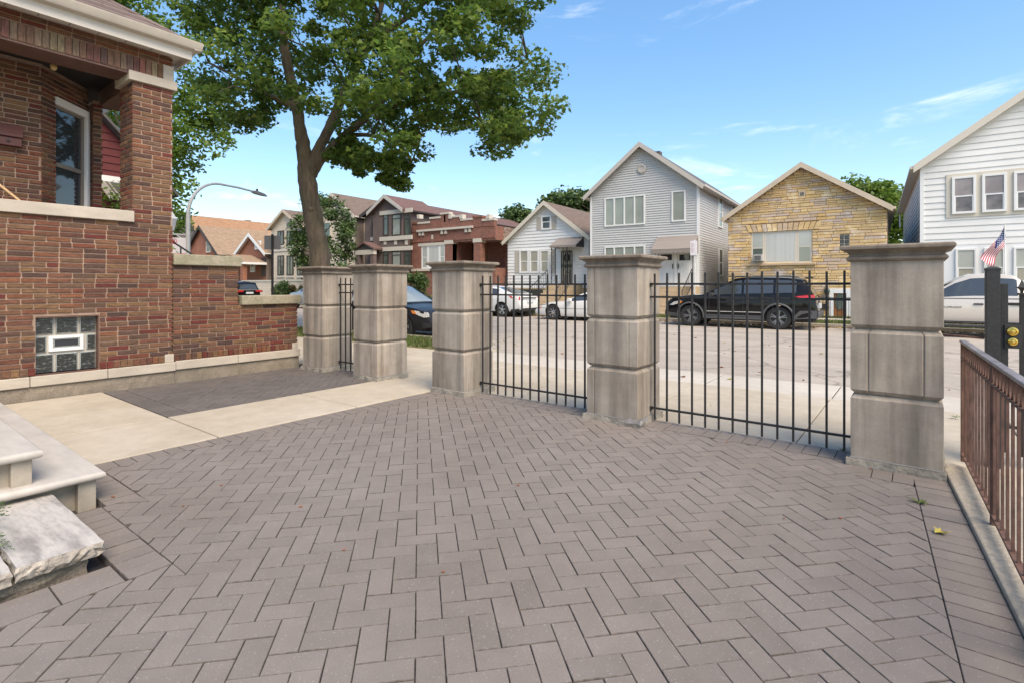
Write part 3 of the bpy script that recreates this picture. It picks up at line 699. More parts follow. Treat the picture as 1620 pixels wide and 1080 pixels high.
# ------------------------------------------------------------------ brick bungalow at the left
HOUSE = Frame(*LOT.w((-8.62, 3.09, 0)).xy, LR)          # x out of the front wall, y along it towards the street
def hp(px, py, x=0.0):
    h = HOUSE.hit(px, py, 0, x); return h.y, h.z
bme = bpy.data.meshes.new('brick'); k = .03
bme.from_pydata([(-.5,.5,-.5),(.5,.5,-.5),(.5,.5,.5),(-.5,.5,.5),(-.5,-.3,-.5),(.5,-.3,-.5),(.5,-.3,.5),(-.5,-.3,.5),(-.49,-.5,-.44),(.49,-.5,-.44),(.49,-.5,.44),(-.49,-.5,.44)], [],
    [(0,1,5,4),(1,2,6,5),(2,3,7,6),(3,0,4,7),(4,5,9,8),(5,6,10,9),(6,7,11,10),(7,4,8,11),(8,9,10,11)]); bme.materials.append(m_brick); bme['upright'] = 1
def brick_face(O, ud, z0, z1, u0, u1, n=None, bl=.245, bh=.065, opens=(), proud=.0025, out=None, shift=0.0, head=.5):
    """bricks on a vertical face: O local origin, ud unit vector along (x, y); outward normal is ud turned -90 deg"""
    ud = Vector((ud[0], ud[1], 0)); nd = Vector((ud.y, -ud.x, 0)); ang = math.atan2(ud.y, ud.x); rows = max(1, round((z1-z0)/bh)); h = (z1-z0)/rows
    for r in range(rows):
        zc = z0+(r+.5)*h; u = u0-rnd.random()*.02-(bl*.5 if r % 2 else 0)-shift
        while u < u1:
            l = bl*(1 if rnd.random() > .07 else head)
            a, b = max(u, u0), min(u+l, u1); u += l
            segs = [(a, b)]
            for (oa, ob, za, zb) in opens:
                if za < zc < zb:
                    ns = []
                    for (p, q) in segs:
                        if q <= oa or p >= ob: ns.append((p, q))
                        else:
                            if p < oa: ns.append((p, oa))
                            if q > ob: ns.append((ob, q))
                    segs = ns
            for (p, q) in segs:
                if q-p < .03: continue
                if p <= u0+1e-6: p -= .006
                if q >= u1-1e-6: q += .006
                d = .03; c = Vector(O)+ud*((p+q)/2)+nd*(proud+rnd.uniform(-.0015, .0025)-d/2); c.z = zc+rnd.uniform(-.001, .001)
                out.append(('unit', bme, tuple(c), ang, (q-p-.016, d, h-.0165)))
hs = thing('brick_bungalow', 'rug faced red and brown brick bungalow with a covered corner porch', 'house', HOUSE.o, LR)
gy0, gz0 = hp(56.5, 592, 0); gy1, gz1 = hp(157.5, 503, 0)
gz0, gz1 = .30, .30+11*.065
Y0 = -3.6                                   # the wall runs out of the frame towards the camera
WT = 2.275                                  # parapet wall top
core = MB()
core.box(-.30, -.012, Y0, gy0, .0, WT); core.box(-.30, -.012, gy1, -.012, 0, WT); core.box(-.30, -.012, gy0, gy1, 0, .31); core.box(-.30, -.012, gy0, gy1, gz1, WT)
core.box(-6, -.30, -.30, -.012, 0, WT)      # return wall facing the street
core.box(-6, -.31, Y0, -.31, 0, 1.45)
core.build('mortar_wall', m_mortar, hs)
BR = []
brick_face((0, 0, 0), (0, 1), .395, WT, Y0, 0, opens=[(gy0, gy1, .2, gz1)], out=BR)
# rowlock course over the stone band
def rowlocks(y0, y1, z0, z1, skip=()):
    n = round((y1-y0)/.078)
    for i in range(n):
        a, b = y0+(y1-y0)*i/n, y0+(y1-y0)*(i+1)/n
        if any(a < s1 and b > s0 for s0, s1 in skip): continue
        BR.append(('unit', bme, (.012-.015, (a+b)/2, (z0+z1)/2), math.pi/2, (b-a-.011, .03, z1-z0-.011)))
rowlocks(Y0, gy0, .292, .395); rowlocks(gy1, -.11, .292, .395)
MB().box(-.05, .012, -.105, .012, .293, .41).build('corner_stone', m_sill, hs, bevel=.004)
# pier
PD = .50
core = MB(); core.box(-PD, -.008, -PD+.008, -.008, WT, 4.235); core.build('pier_core', m_mortar, hs)
brick_face((0, 0, 0), (0, 1), WT, 4.235, -PD, 0, out=BR)
brick_face((-PD, -PD, 0), (1, 0), 2.28, 4.235, 0, PD, out=BR, shift=.06)
# porch back wall, angled bay wall, jamb
T1 = -1.0
bw_y = HOUSE.hit(66, 300, 0, T1).y
core = MB(); core.box(T1-.2, T1-.012, Y0, bw_y, 1.4, 4.6)
core.build('porch_wall', m_mortar_dk, hs)
brick_face((T1, 0, 0), (0, 1), 2.2, 4.42, Y0, bw_y, out=BR)
ad = Vector((-math.sqrt(.5), math.sqrt(.5), 0)); AL = .97       # along the angled wall
# opening of the bay window on that wall
def on_bay(px, py):
    o = HOUSE.l((0, 0, H)); d = ray(px, py); d = Vector((HOUSE.c*d.x+HOUSE.s*d.y, -HOUSE.s*d.x+HOUSE.c*d.y, d.z)); nn = Vector((ad.y, -ad.x, 0)); P0 = Vector((T1, bw_y, 0))
    t_ = (P0-o).dot(nn)/d.dot(nn); h = o+d*t_; return (h-P0).dot(ad), h.z
wa0, wz1 = on_bay(89, 160); wa1, _ = on_bay(137.5, 240); wzt = on_bay(137.5, 182)[1]
wz1 = (wz1+wzt)/2
def bayT(a, d, z): p = Vector((T1, bw_y, 0))+ad*a+Vector((ad.y, -ad.x, 0))*d; return (p.x, p.y, z)
b = MB(bayT); b.box(0, wa0, -.2, -.012, 1.4, 4.6); b.box(wa0, AL, -.2, -.012, wz1, 4.6); b.box(wa1, AL, -.2, -.012, 1.4, 4.6); b.box(wa0, wa1, -.2, -.012, 1.4, 1.9)
b.build('bay_wall', m_mortar_dk, hs)
brick_face((T1, bw_y, 0), (ad.x, ad.y), 2.1, 4.42, 0, AL, opens=[(wa0, wa1, 1.9, wz1)], out=BR)
f = MB(bayT); fw = .05
f.box(wa0-.02, wa1+.02, -.03, .03, wz1-.06, wz1+.05); f.box(wa1-.045, wa1+.03, -.03, .03, 1.9, wz1-.06); f.box(wa0-.0, wa0+.012, -.03, -.014, 1.9, wz1-.06); f.box(wa0, wa1, -.03, .03, 1.86, 1.92)
wo_ = f.build('porch_window', m_trim, hs, bevel=.004)
f = MB(bayT); zm = on_bay(115, 268)[1]
f.box(wa0+.02, wa1-.045, -.045, -.01, zm-.03, zm+.03); f.box(wa1-.10, wa1-.045, -.045, -.012, 1.92, wz1-.06);  f.box(wa0+.02, wa1-.045, -.045, -.012, wz1-.10, wz1-.06)
f.build('sash', M('taupe_sash', (.19, .16, .135), .5), wo_, bevel=.003)
for z0, z1 in ((1.92, zm-.03), (zm+.03, wz1-.1)):
    MB(bayT).box(wa0+.012, wa1-.10, -.036, -.030, z0, z1).build('pane', m_glass, wo_)
# jamb pier across the porch and the beams
jx1, jy0, jy1 = -1.6, -.545, -.415
core = MB(); core.box(-6, jx1-.012, jy0+.012, jy1-.012, 1.4, 4.3); core.build('jamb_core', m_mortar_dk, hs)
brick_face((-3, jy0, 0), (1, 0), 2.1, 4.25, 0, 3+jx1, out=BR)
brick_face((jx1, 0, 0), (0, 1), 2.1, 4.25, jy0, jy1, out=BR)
MB().box(jx1-.1, -PD+.002, -.45, -.03, 4.235, 4.47).build('side_beam', m_brownp, hs, bevel=.004)
MB().box(-.42, -.012, Y0, -.02, 4.352, 4.72).build('beam_core', m_mortar, hs)
MB().box(-.44, .004, Y0, -.46, 4.325, 4.350).build('steel_lintel', m_brownp, hs, bevel=.003)
MB().box(-PD-.05, .045, -PD-.05, .045, 4.237, 4.365).build('pier_cap', m_sill, hs, bevel=.006)
vme = bpy.data.meshes.new('brick'); vme.from_pydata([tuple(v.co) for v in bme.vertices], [], [tuple(p.vertices) for p in bme.polygons]); vme.materials.append(m_brick_v); vme['upright'] = 1
y = Y0; ya, _ = hp(257.5, 110)
while y < ya-.03:
    w_ = min(.074, ya-y); BR.append(('unit', vme, (.011-.015, y+w_/2, 4.352+.115), math.pi/2, (w_-.009, .03, .222))); y += .074
brick_face((0, 0, 0), (0, 1), 4.585, 4.715, Y0, 0, out=BR)
MB().box(-.05, .012, ya+.004, .012, 4.367, 4.585).build('corner_stone', m_sill, hs, bevel=.004)
pieces(hs, HOUSE, BR, 'brick', m_brick, 300, 'brickwork')
# sill of the porch parapet in two stones, water table, foundation
sy, _ = hp(211, 340)
for a, c in ((Y0, -2.2), (-2.195, sy)):
    MB().box(-.34, .045, a, c, WT+.002, WT+.152).build('parapet_sill', m_sill, hs, bevel=.006)
js = [hp(x, 585, .03)[0] for x in (47, 170.5)]
for a, c in ((Y0, js[0]), (js[0]+.006, js[1]), (js[1]+.006, .03)):
    MB().box(-.28, .035, a, c, .165, .290).build('band_stone', m_sill, hs, bevel=.008)
def rough_strip(y0, y1, x0, z1, parent):
    b = MB(); r = random.Random(9); n = int((y1-y0)/.06); rs = []
    for i in range(n+1):
        y_ = y0+(y1-y0)*i/n
        rs.append([(-.25, y_, -.06), (x0+r.uniform(0, .010), y_, -.06), (x0+r.uniform(-.004, .006), y_, z1*.5), (x0+r.uniform(-.005, .002)-.004, y_, z1), (-.25, y_, z1)])
    b.rings(rs); return b.build('foundation', m_found, parent)
rough_strip(Y0, .02, .012, .163, hs)
# glass block window
gw = MB(); gw.box(-.16, -.10, gy0, gy1, gz0, gz1); gw_o = gw.build('glass_block_window', m_grout, hs)
MB().box(-.15, .0, gy1-.016, gy1-.002, gz0+.012, gz1).build('reveal', m_brownp, gw_o)
MB().box(-.15, .0, gy0+.002, gy1-.016, gz1-.016, gz1-.002).build('reveal', m_brownp, gw_o)
MB().box(-.15, .006, gy0+.002, gy1-.016, gz0-.006, gz0+.010).build('reveal', m_brownp, gw_o)
aw, ah = gy1-gy0-.03, gz1-gz0-.03
def gcell(a0, a1, b0, b1):
    y0, y1, z0, z1 = gy0+.008+aw*a0, gy0+.008+aw*a1, gz0+.014+ah*b0, gz0+.014+ah*b1
    b = MB(); e = .010
    b.rings([[(-.12, y0, z0), (-.12, y1, z0), (-.12, y1, z1), (-.12, y0, z1)], [(-.088, y0, z0), (-.088, y1, z0), (-.088, y1, z1), (-.088, y0, z1)], [(-.080, y0+e, z0+e), (-.080, y1-e, z0+e), (-.080, y1-e, z1-e), (-.080, y0+e, z1-e)]], 1, True, False)
    b.add([(-.080, y0+e, z0+e), (-.080, y1-e, z0+e), (-.080, y1-e, z1-e), (-.080, y0+e, z1-e)], [(0, 1, 2, 3)], 0)
    b.v = b.v; b.build('glass_block', (m_gblock, m_gedge), gw_o)
for a0, a1, b0, b1 in ((.0,.285,.69,1),(.325,.685,.69,1),(.725,1,.69,1),(0,.175,.365,.65),(.84,1,.365,.65),(0,.285,0,.33),(.325,.685,0,.33),(.725,1,0,.33)): gcell(a0, a1, b0, b1)
def Y_(a): return gy0+.008+aw*a
def Z_(b): return gz0+.014+ah*b
f = MB(); xx = -.075
f.box(-.12, xx, Y_(.21), Y_(.79), Z_(.37), Z_(.43)); f.box(-.12, xx, Y_(.21), Y_(.79), Z_(.60), Z_(.65)); f.box(-.12, xx, Y_(.21), Y_(.28), Z_(.43), Z_(.60)); f.box(-.12, xx, Y_(.73), Y_(.79), Z_(.43), Z_(.60))
f.build('vent_frame', m_white, gw_o, bevel=.004)
f = MB(); f.box(-.115, -.085, Y_(.28), Y_(.73), Z_(.43), Z_(.455)); f.box(-.115, -.085, Y_(.28), Y_(.73), Z_(.58), Z_(.60)); f.box(-.115, -.085, Y_(.28), Y_(.31), Z_(.45), Z_(.58)); f.box(-.115, -.085, Y_(.70), Y_(.73), Z_(.45), Z_(.58))
f.build('vent_sash', m_gedge, gw_o)
MB().box(-.099, -.092, Y_(.29), Y_(.72), Z_(.45), Z_(.585)).build('pane', m_glass, gw_o)
# eaves: soffit, fascia, gutter, roof with shingle rows
ex, ey = .26, .13
MB().box(-.3, ex, Y0, ey, 4.722, 4.745).build('soffit', m_fascia, hs)
b = MB(); b.box(ex, ex+.022, Y0, ey+.022, 4.66, 4.845); b.box(-5, ex, ey, ey+.022, 4.66, 4.845); b.build('fascia', m_fascia, hs, bevel=.003)
b = MB()
for i in range(int((ey-Y0)/.30)):
    b.box(.02, ex-.005, Y0+i*.30, Y0+i*.30+.006, 4.716, 4.723)
b.build('soffit_seams', m_limedk, hs)
gpr = [(0, 4.79), (.085, 4.80), (.105, 4.835), (.112, 4.875), (.122, 4.895), (.122, 4.903), (.112, 4.903), (.09, 4.86), (.0, 4.85)]
b = MB(); b.prism(gpr, lambda p, q, d: (ex+.022+p, d, q), Y0, ey+.12)
b.prism(gpr, lambda p, q, d: (d, ey+.022+p, q), -5, ex+.11)
b.build('gutter', m_gutter, hs, smooth=True, sharp=50)
PS = math.tan(rad(35))
rx, ry, rz_ = ex+.06, ey+.07, 4.885
roof = MB(); Lr = 3.4
roof.add([(rx, Y0-3, rz_), (rx, ry, rz_), (rx-Lr, ry-Lr, rz_+Lr*PS), (rx-Lr, Y0-3, rz_+Lr*PS)], [(0, 1, 2, 3)])
roof.add([(rx, ry, rz_), (rx-7, ry, rz_), (rx-7, ry-Lr, rz_+Lr*PS), (rx-Lr, ry-Lr, rz_+Lr*PS)], [(0, 1, 2, 3)])
ro = roof.build('roof', m_shingle, hs, recalc=False)
SH = []
sl_ = 1/math.cos(rad(35)); step = .125/sl_
for i in range(26):
    d0, d1 = i*step, (i+1)*step+.012; off = (i % 2)*.15+rnd.uniform(-.02, .02); y = ry-d0-off+.0
    while y > Y0-.3:
        ya_, yb_ = min(y, ry-d0), y-.297
        z0, z1 = rz_+d0*PS+.012, rz_+d1*PS+.004
        yt = min(ya_, ry-d1)
        SH.append(([(rx-d0, yb_, z0), (rx-d0, ya_, z0), (rx-d1, yt, z1), (rx-d1, yb_, z1), (rx-d0, yb_, z0-.008), (rx-d0, ya_, z0-.008)], [(0, 1, 2, 3), (4, 5, 1, 0)], (rx-d0, (ya_+yb_)/2, z0)))
        y -= .30
pieces(hs, HOUSE, SH, 'shingle', m_shingle, 160, 'shingles')
b = MB()
for i in range(12):
    d0, d1 = i*.26, i*.26+.3
    P = Vector((rx-d0, ry-d0, rz_+d0*PS+.028)); Q = Vector((rx-d1, ry-d1, rz_+d1*PS+.02))
    w1, w2 = Vector((0, -.11, -.012)), Vector((-.11, 0, -.012))
    b.add([tuple(P), tuple(P+w1), tuple(Q+w1), tuple(Q)], [(0, 1, 2, 3)]); b.add([tuple(P), tuple(P+w2), tuple(Q+w2), tuple(Q)], [(0, 1, 2, 3)])
b.build('hip_shingles', m_shingle, hs, recalc=False)
MB().box(-2.6, -.42, Y0, -.03, 4.47, 4.50).build('porch_ceiling', m_ceil, hs)
MB().box(-2.6, -.30, Y0, -.03, 1.452, 1.47).build('porch_floor', m_limedk, hs)
lp = HOUSE.hit(85, 96, 2, 4.46)
b = MB().lathe([(.05, 0), (.05, -.02), (.03, -.03), (.03, -.06)], 14, (lp.x, lp.y, 4.47)); b.build('lamp_holder', m_trimt, hs, smooth=True)
b = MB().sphere((lp.x, lp.y, 4.47-.10), .042, 12, sz=1.15); b.build('bulb', m_bulb, hs, smooth=True)
# mailbox on the porch wall, wooden rail
q0, q1 = HOUSE.hit(-26, 200, 0, T1+.06), HOUSE.hit(34, 236, 0, T1+.06)
t = thing('mailbox', 'red brown horizontal mailbox on the porch wall', 'mailbox', HOUSE.w((T1, q0.y, 0)), LR)
w_ = q1.y-q0.y; zt, zb_ = HOUSE.hit(20, 198, 0, T1+.06).z, HOUSE.hit(20, 232, 0, T1+.06).z
MB().box(.012, .10, 0, w_, zb_, zb_+.115).build('box', m_mail, t, bevel=.008)
b = MB(); b.prism([(.012, zb_+.118), (.125, zb_+.118), (.125, zb_+.16), (.07, zt), (.012, zt)], lambda p, q, d: (p, d, q), -.01, w_+.01); b.build('lid', m_mail, t, bevel=.006)
MB().lathe([(.018, .0), (.018, .012), (.002, .014)], 12, (.10, w_*.62, zb_+.06), 'x').build('lock', m_black, t)
MB().tube([(.05, w_*.85, zb_), (.05, w_*.85, zb_-.10), (.08, w_*.85, zb_-.11)], .006, 6).build('hook', m_mail, t)
a0, a1 = HOUSE.hit(31, 318, 0, -.5), HOUSE.hit(-40, 262, 0, -.7)
tag(MB(lambda x, y, z: tuple(HOUSE.w((x, y, z)))).tube([tuple(a0), tuple(a1)], .016, 10).build('wooden_handrail', m_handrail), 'pale wooden rail slanting behind the porch parapet', 'handrail')

# ------------------------------------------------------------------ brick garden wall in two heights
gwl = thing('garden_wall', 'stepped red brick garden wall with mossy stone copings beside the bungalow', 'wall', HOUSE.w((0, .015, 0)), LR)
GF = Frame(*HOUSE.w((0, .015, 0)).xy, LR)
ys, _ = GF.face(0, 0) if False else (GF.hit(377.5, 440, 0, 0).y, 0); ye = GF.hit(471, 520, 0, 0).y
core = MB(); core.box(-.22, -.024, 0, ys-.012, 0, 1.70); core.box(-.22, -.024, ys-.012, ye-.012, 0, 1.085); core.build('mortar_core', m_mortar_dk, gwl)
BR = []
brick_face((-.012, 0, 0), (0, 1), .405, 1.085, 0, ye, out=BR); brick_face((-.012, 0, 0), (0, 1), 1.085, 1.70, 0, ys, out=BR)
brick_face((-.012, ye, 0), (-1, 0), .405, 1.085, 0, .2, out=BR); brick_face((-.012, ys, 0), (-1, 0), 1.085, 1.70, 0, .2, out=BR)
n = round((ye-.1)/.078)
for i in range(n):
    a, c = i*(ye-.1)/n, (i+1)*(ye-.1)/n
    BR.append(('unit', bme, (-.003-.012, (a+c)/2, .352), math.pi/2, (c-a-.010, .03, .095)))
pieces(gwl, GF, BR, 'brick', m_brick, 300, 'brickwork')
MB().box(-.06, .0, ye-.1, ye+.0, .305, .405).build('corner_stone', m_sill, gwl, bevel=.004)
MB().box(-.27, .05, -.012, ys+.03, 1.702, 1.862).build('coping', m_cope, gwl, bevel=.012)
MB().box(-.27, .05, ys+.035, ye+.05, 1.087, 1.235).build('coping', m_cope, gwl, bevel=.012)
jm = GF.hit(377, 560, 0, .03).y
for a, c in ((0.02, jm), (jm+.006, ye+.03)): MB().box(-.22, .03, a, c, .175, .302).build('band_stone', m_sill, gwl, bevel=.008)
rough_strip(.01, ye+.02, .008, .173, gwl)

# ------------------------------------------------------------------ houses across the street
def window(par, T, x0, x1, z0, z1, mf, mp, fw=.07, mid=None, mull=(), out=.085, name='window', upper=None):
    """frame with panes; T maps (along, depth (negative = outwards), z); mid: height share of a meeting rail; mull: shares of mullions"""
    f = MB(T); f.box(x0, x1, -out, .03, z0, z0+fw); f.box(x0, x1, -out, .03, z1-fw, z1); f.box(x0, x0+fw, -out, .03, z0+fw, z1-fw); f.box(x1-fw, x1, -out, .03, z0+fw, z1-fw)
    xs = [x0+fw]
    for q in mull:
        xm = x0+(x1-x0)*q; f.box(xm-fw*.5, xm+fw*.5, -out, .03, z0+fw, z1-fw); xs += [xm-fw*.5, xm+fw*.5]
    xs.append(x1-fw)
    o = f.build(name, mf, par, bevel=.006)
    for i in range(0, len(xs), 2):
        zz = [(z0+fw, z1-fw)]
        if mid:
            zm = z0+(z1-z0)*mid
            g = MB(T); g.box(xs[i], xs[i+1], -out*.8-.002, .0, zm-.025, zm+.025)
            g.box(xs[i], xs[i]+.03, -out*.75-.002, 0, z0+fw, zm-.025); g.box(xs[i+1]-.03, xs[i+1], -out*.75-.002, 0, z0+fw, zm-.025)
            g.build('sash', mf, o)
            zz = [(z0+fw, zm-.025), (zm+.025, z1-fw)]
        for j, (a, c) in enumerate(zz):
            po = max(.004, out-.035); MB(T).box(xs[i], xs[i+1], -po, -po+.008, a, c).build('pane', (upper if (upper and j == len(zz)-1) else mp), o)
    return o
def siding(par, fr, T, xl, xr, z0, z1, pitch, mat, proud=.026, limit=60, name='siding_board'):
    n = int(math.ceil((z1-z0)/pitch)); items = []
    for i in range(n):
        a, c = z0+i*pitch, min(z1, z0+(i+1)*pitch+.004)
        x0, x1, x2, x3 = xl(a), xr(a), xr(c), xl(c)
        if x1-x0 < .06: continue
        if x2 < x3: x2 = x3 = (x2+x3)/2
        vs = [T(x0, -proud, a), T(x1, -proud, a), T(x2, -.004, c), T(x3, -.004, c), T(x0, .02, a), T(x1, .02, a)]
        items.append((vs, [(0, 1, 2, 3), (4, 5, 1, 0), (4, 0, 3), (1, 5, 2)], T((x0+x1)/2, 0, a)))
    pieces(par, fr, items, name, mat, limit, 'siding')
def house(name, label, X0, X1, Yf, ze, zr, depth, mroof, ov=.30, ovf=.35, mtrim=None, zb=0.0, wall=None, sidewall=None, rake=.19, cat='house', gutter=True, rot=0):
    h = thing(name, label, cat, (X0, Yf, 0), rot, 'houses across the street'); w = X1-X0; fr = Frame(X0, Yf, rot)
    sl = (zr-ze)/(w/2)
    b = MB(); b.prism([(0, -.1), (w, -.1), (w, ze), (w/2, zr), (0, ze)], lambda p, q, d: (p, d, q), .02, depth)
    b.build('wall', wall, h)
    if sidewall:
        MB().box(w-.02, w+.012, .0, depth, -.1, ze-.05).build('side_wall', sidewall, h)
    th = .10; r = MB()
    for sgn in (-1, 1):
        xe = w/2+sgn*(w/2+ov); ze_ = ze-sl*ov
        poly = [(xe, ze_+.03), (w/2, zr+.03), (w/2, zr+.03+th), (xe, ze_+.03+th)]
        r.prism(poly, lambda p, q, d: (p, d, q), -ovf, depth+.3)
    r.build('roof', mroof, h)
    if mtrim:
        for sgn in (-1, 1):
            xe = w/2+sgn*(w/2+ov); ze_ = ze-sl*ov
            poly = [(xe, ze_+.06-rake), (w/2, zr+.06-rake), (w/2, zr+.045+th), (xe, ze_+.045+th)]
            MB().prism(poly, lambda p, q, d: (p, d, q), -ovf-.03, -ovf).build('rake_board', mtrim, h)
            poly = [(xe, ze_+.005), (w/2, zr+.005), (w/2, zr+.028), (xe, ze_+.028)]
            MB().prism(poly, lambda p, q, d: (p, d, q), -ovf, .02).build('rake_soffit', mtrim, h)
            if gutter:
                MB().box(min(xe, xe+sgn*.11), max(xe, xe+sgn*.11), -ovf, depth+.3, ze_-.0, ze_+.11).build('gutter', mtrim, h)
                MB().box(min(w/2+sgn*w/2, xe), max(w/2+sgn*w/2, xe), -ovf, depth, ze_+.0, ze_+.02).build('eave_soffit', mtrim, h)
    FT = lambda x, y, z: (x, y, z)
    RT = lambda a, d, z: (w-d, a, z)
    LT = lambda a, d, z: (d, a, z)
    return h, fr, w, sl, FT, RT, LT
def rect(fr, x0, y0, x1, y1, dy=0):
    xm = (x0+x1)/2; a, _ = fr.face(x0, (y0+y1)/2, dy); c, _ = fr.face(x1, (y0+y1)/2, dy); _, z1 = fr.face(xm, y0, dy); _, z0 = fr.face(xm, y1, dy)
    return a, c, z0, z1
def siderect(fr, w, x0, y0, x1, y1):
    a = fr.hit(x0, (y0+y1)/2, 0, w); c = fr.hit(x1, (y0+y1)/2, 0, w); t = fr.hit((x0+x1)/2, y0, 0, w); b = fr.hit((x0+x1)/2, y1, 0, w)
    return a.y, c.y, b.z, t.z
def stairs(par, x0, x1, y0, n, rise, tread, mat, z0=0):
    for i in range(n):
        MB().box(x0, x1, y0-(n-i)*tread, y0-.03, z0 if i == 0 else z0+i*rise+.001, z0+(i+1)*rise).build('step', mat, par, bevel=.012)
def iron_rail(par, p0, p1, h0=.85, n=8, m=None):
    b = MB(); P, Q = Vector(p0), Vector(p1); up = Vector((0, 0, h0))
    b.tube([tuple(P+up), tuple(Q+up)], .022, 6); b.tube([tuple(P+up*.15), tuple(Q+up*.15)], .014, 5)
    for i in range(n+1):
        c = P+(Q-P)*i/n; b.tube([tuple(c), tuple(c+up)], .02 if i in (0, n) else .010, 5)
    return b.build('stair_railing', m_black, par)

# --- grey sided two storey house
h, fr, w, sl, FT, RT, LT = house('grey_house', 'tall two storey house with grey horizontal siding and a taupe awning over two white doors', -13.19, -7.27, 27, 6.5, 8.83, 16, m_roofg, mtrim=m_trimg, wall=m_sidegrey)
siding(h, fr, FT, lambda z: .02 if z < 6.5 else (z-6.5)/sl+.02, lambda z: w-.02 if z < 6.5 else w-(z-6.5)/sl-.02, 1.30, 8.78, .125, m_sidegrey, proud=.045, limit=80)
siding(h, fr, RT, lambda z: .05, lambda z: 16, .3, 6.36, .125, m_sidegrey, proud=.036, limit=60)
for T, nm in ((FT, 'corner_board'),):
    MB().box(w-.09, w+.034, -.055, .02, .3, 6.42).build(nm, m_trim, h); MB().box(-.03, .07, -.055, .02, .3, 6.40).build(nm, m_trim, h)
a = rect(fr, 957, 311, 1021, 357.5); window(h, FT, *a, m_trim, m_blindg, .075, mull=(.25, .5, .75))
a = rect(fr, 957, 389.5, 1021, 436); window(h, FT, *a, m_trim, m_blindg, .075, mull=(.25, .5, .75))
a = rect(fr, 1063, 302, 1085, 351); window(h, FT, *a, m_trim, m_blindg, .075)
for q in ((1135, 313, 1141.5, 361), (1136, 394, 1142, 438)):
    a = siderect(fr, w, *q); window(h, RT, a[0], a[1], a[2], a[3], m_trim, m_glassg, .08, mid=.5)
a = siderect(fr, w, 1155.5, 320, 1161.5, 345); window(h, RT, a[0], a[1], a[2], a[3], m_trim, m_glassg, .08, mid=.5)
vx, vz = fr.face(1016, 268)
b = MB(); b.lathe([(.25, -.06), (.25, -.10), (.18, -.12), (.17, -.085), (.001, -.08)], 8, (vx, 0, vz), 'y'); b.build('gable_vent', m_trimg, h)
vx, vz = fr.face(1031, 240)
MB().box(vx-.1, vx+.32, .3, .7, vz-.35, vz+.05).build('roof_vent', m_roofg, h)
MB().box(.0, w, -.05, .0, -.1, 1.30).build('stone_base', m_tanstone, h)
dz0 = fr.face(1070, 453.5)[1]
for x0, x1 in ((1043.5, 1067), (1072.5, 1096)):
    a, c, _, zt = rect(fr, x0, 399.5, x1, 453); d = MB()
    d.box(a, c, -.09, -.03, dz0, zt); o = d.build('door', m_white, h)
    MB().box(a+.10, c-.10, -.10, -.092, zt-.42, zt-.12).build('door_light', m_glass, o)
    for k in range(7): MB().box(a+.12+k*(c-a-.24)/7, a+.12+(k+.7)*(c-a-.24)/7, -.102, -.09, dz0+.2, zt-.6).build('door_batten', m_white, o)
    MB().box(c-.07 if x0 < 1060 else a+.04, c-.04 if x0 < 1060 else a+.07, -.14, -.09, dz0+.9, dz0+1.15).build('handle', m_black, o)
a, c, _, zt = rect(fr, 1042, 398, 1098, 453)
b = MB(); b.box(a-.1, a, -.12, 0, dz0, zt+.1); b.box(c-.0, c+.12, -.12, 0, dz0, zt+.1); xm = fr.face(1069.7, 420)[0]; b.box(xm-.07, xm+.07, -.12, 0, dz0, zt+.1); b.box(a-.1, c+.12, -.12, 0, zt, zt+.12); b.build('door_frame', m_trim, h)
def awning(par, fr, x0, x1, zt, zb_, out, mat, mside, valance=.16, inset=.0, scal=9):
    b = MB(); b.hexa([(x0, -out, zb_), (x1, -out, zb_), (x1, -.03, zt-.02), (x0, -.03, zt-.02)], [(x0, -out-.02, zb_+.03), (x1, -out-.02, zb_+.03), (x1-inset, -.03, zt), (x0+inset, -.03, zt)])
    o = b.build('awning', mat, par)
    b = MB(); n = scal*6
    vs = []
    for i in range(n+1):
        x = x0+(x1-x0)*i/n; zz = zb_-valance*(.72+.28*abs(math.sin(math.pi*i/6)))
        vs += [(x, -out-.012, zb_+.02), (x, -out-.012, zz)]
    b.add(vs, [(2*i, 2*i+1, 2*i+3, 2*i+2) for i in range(n)]); b.build('valance', mat, o, recalc=False)
    for x, s_ in ((x0, 1), (x1, -1)):
        MB().prism([(-out, zb_-valance*.7), (-out, zb_), (-.03, zt-.03), (-.03, zb_-valance*.7)], lambda p, q, d: (d, p, q), x, x+.01*s_).build('awning_side', mside, o)
    return o
a0 = fr.face(1030, 400, -1.0)[0]; a1 = fr.face(1096.5, 400, -1.0)[0]; zt = fr.face(1070, 373.5)[1]; zb_ = fr.face(1065, 395, -1.0)[1]
awning(h, fr, a0, a1, zt, zb_, 1.0, m_awn, m_awn, .2)
sx0, sx1 = fr.face(1040, 470, -1)[0], fr.face(1099, 470, -1)[0]
stairs(h, sx0, sx1, -1.15, 7, dz0/8, .27, m_tanstone); MB().box(sx0, sx1, -1.18, -.03, -.1, dz0-.005).build('landing', m_tanstone, h)
iron_rail(h, (sx1-.1, -1.1, dz0), (sx1-.1, -2.7, .3), .85, 9)
iron_rail(h, (sx0+.1, -1.1, dz0), (sx0+.1, -2.7, .3), .85, 9)

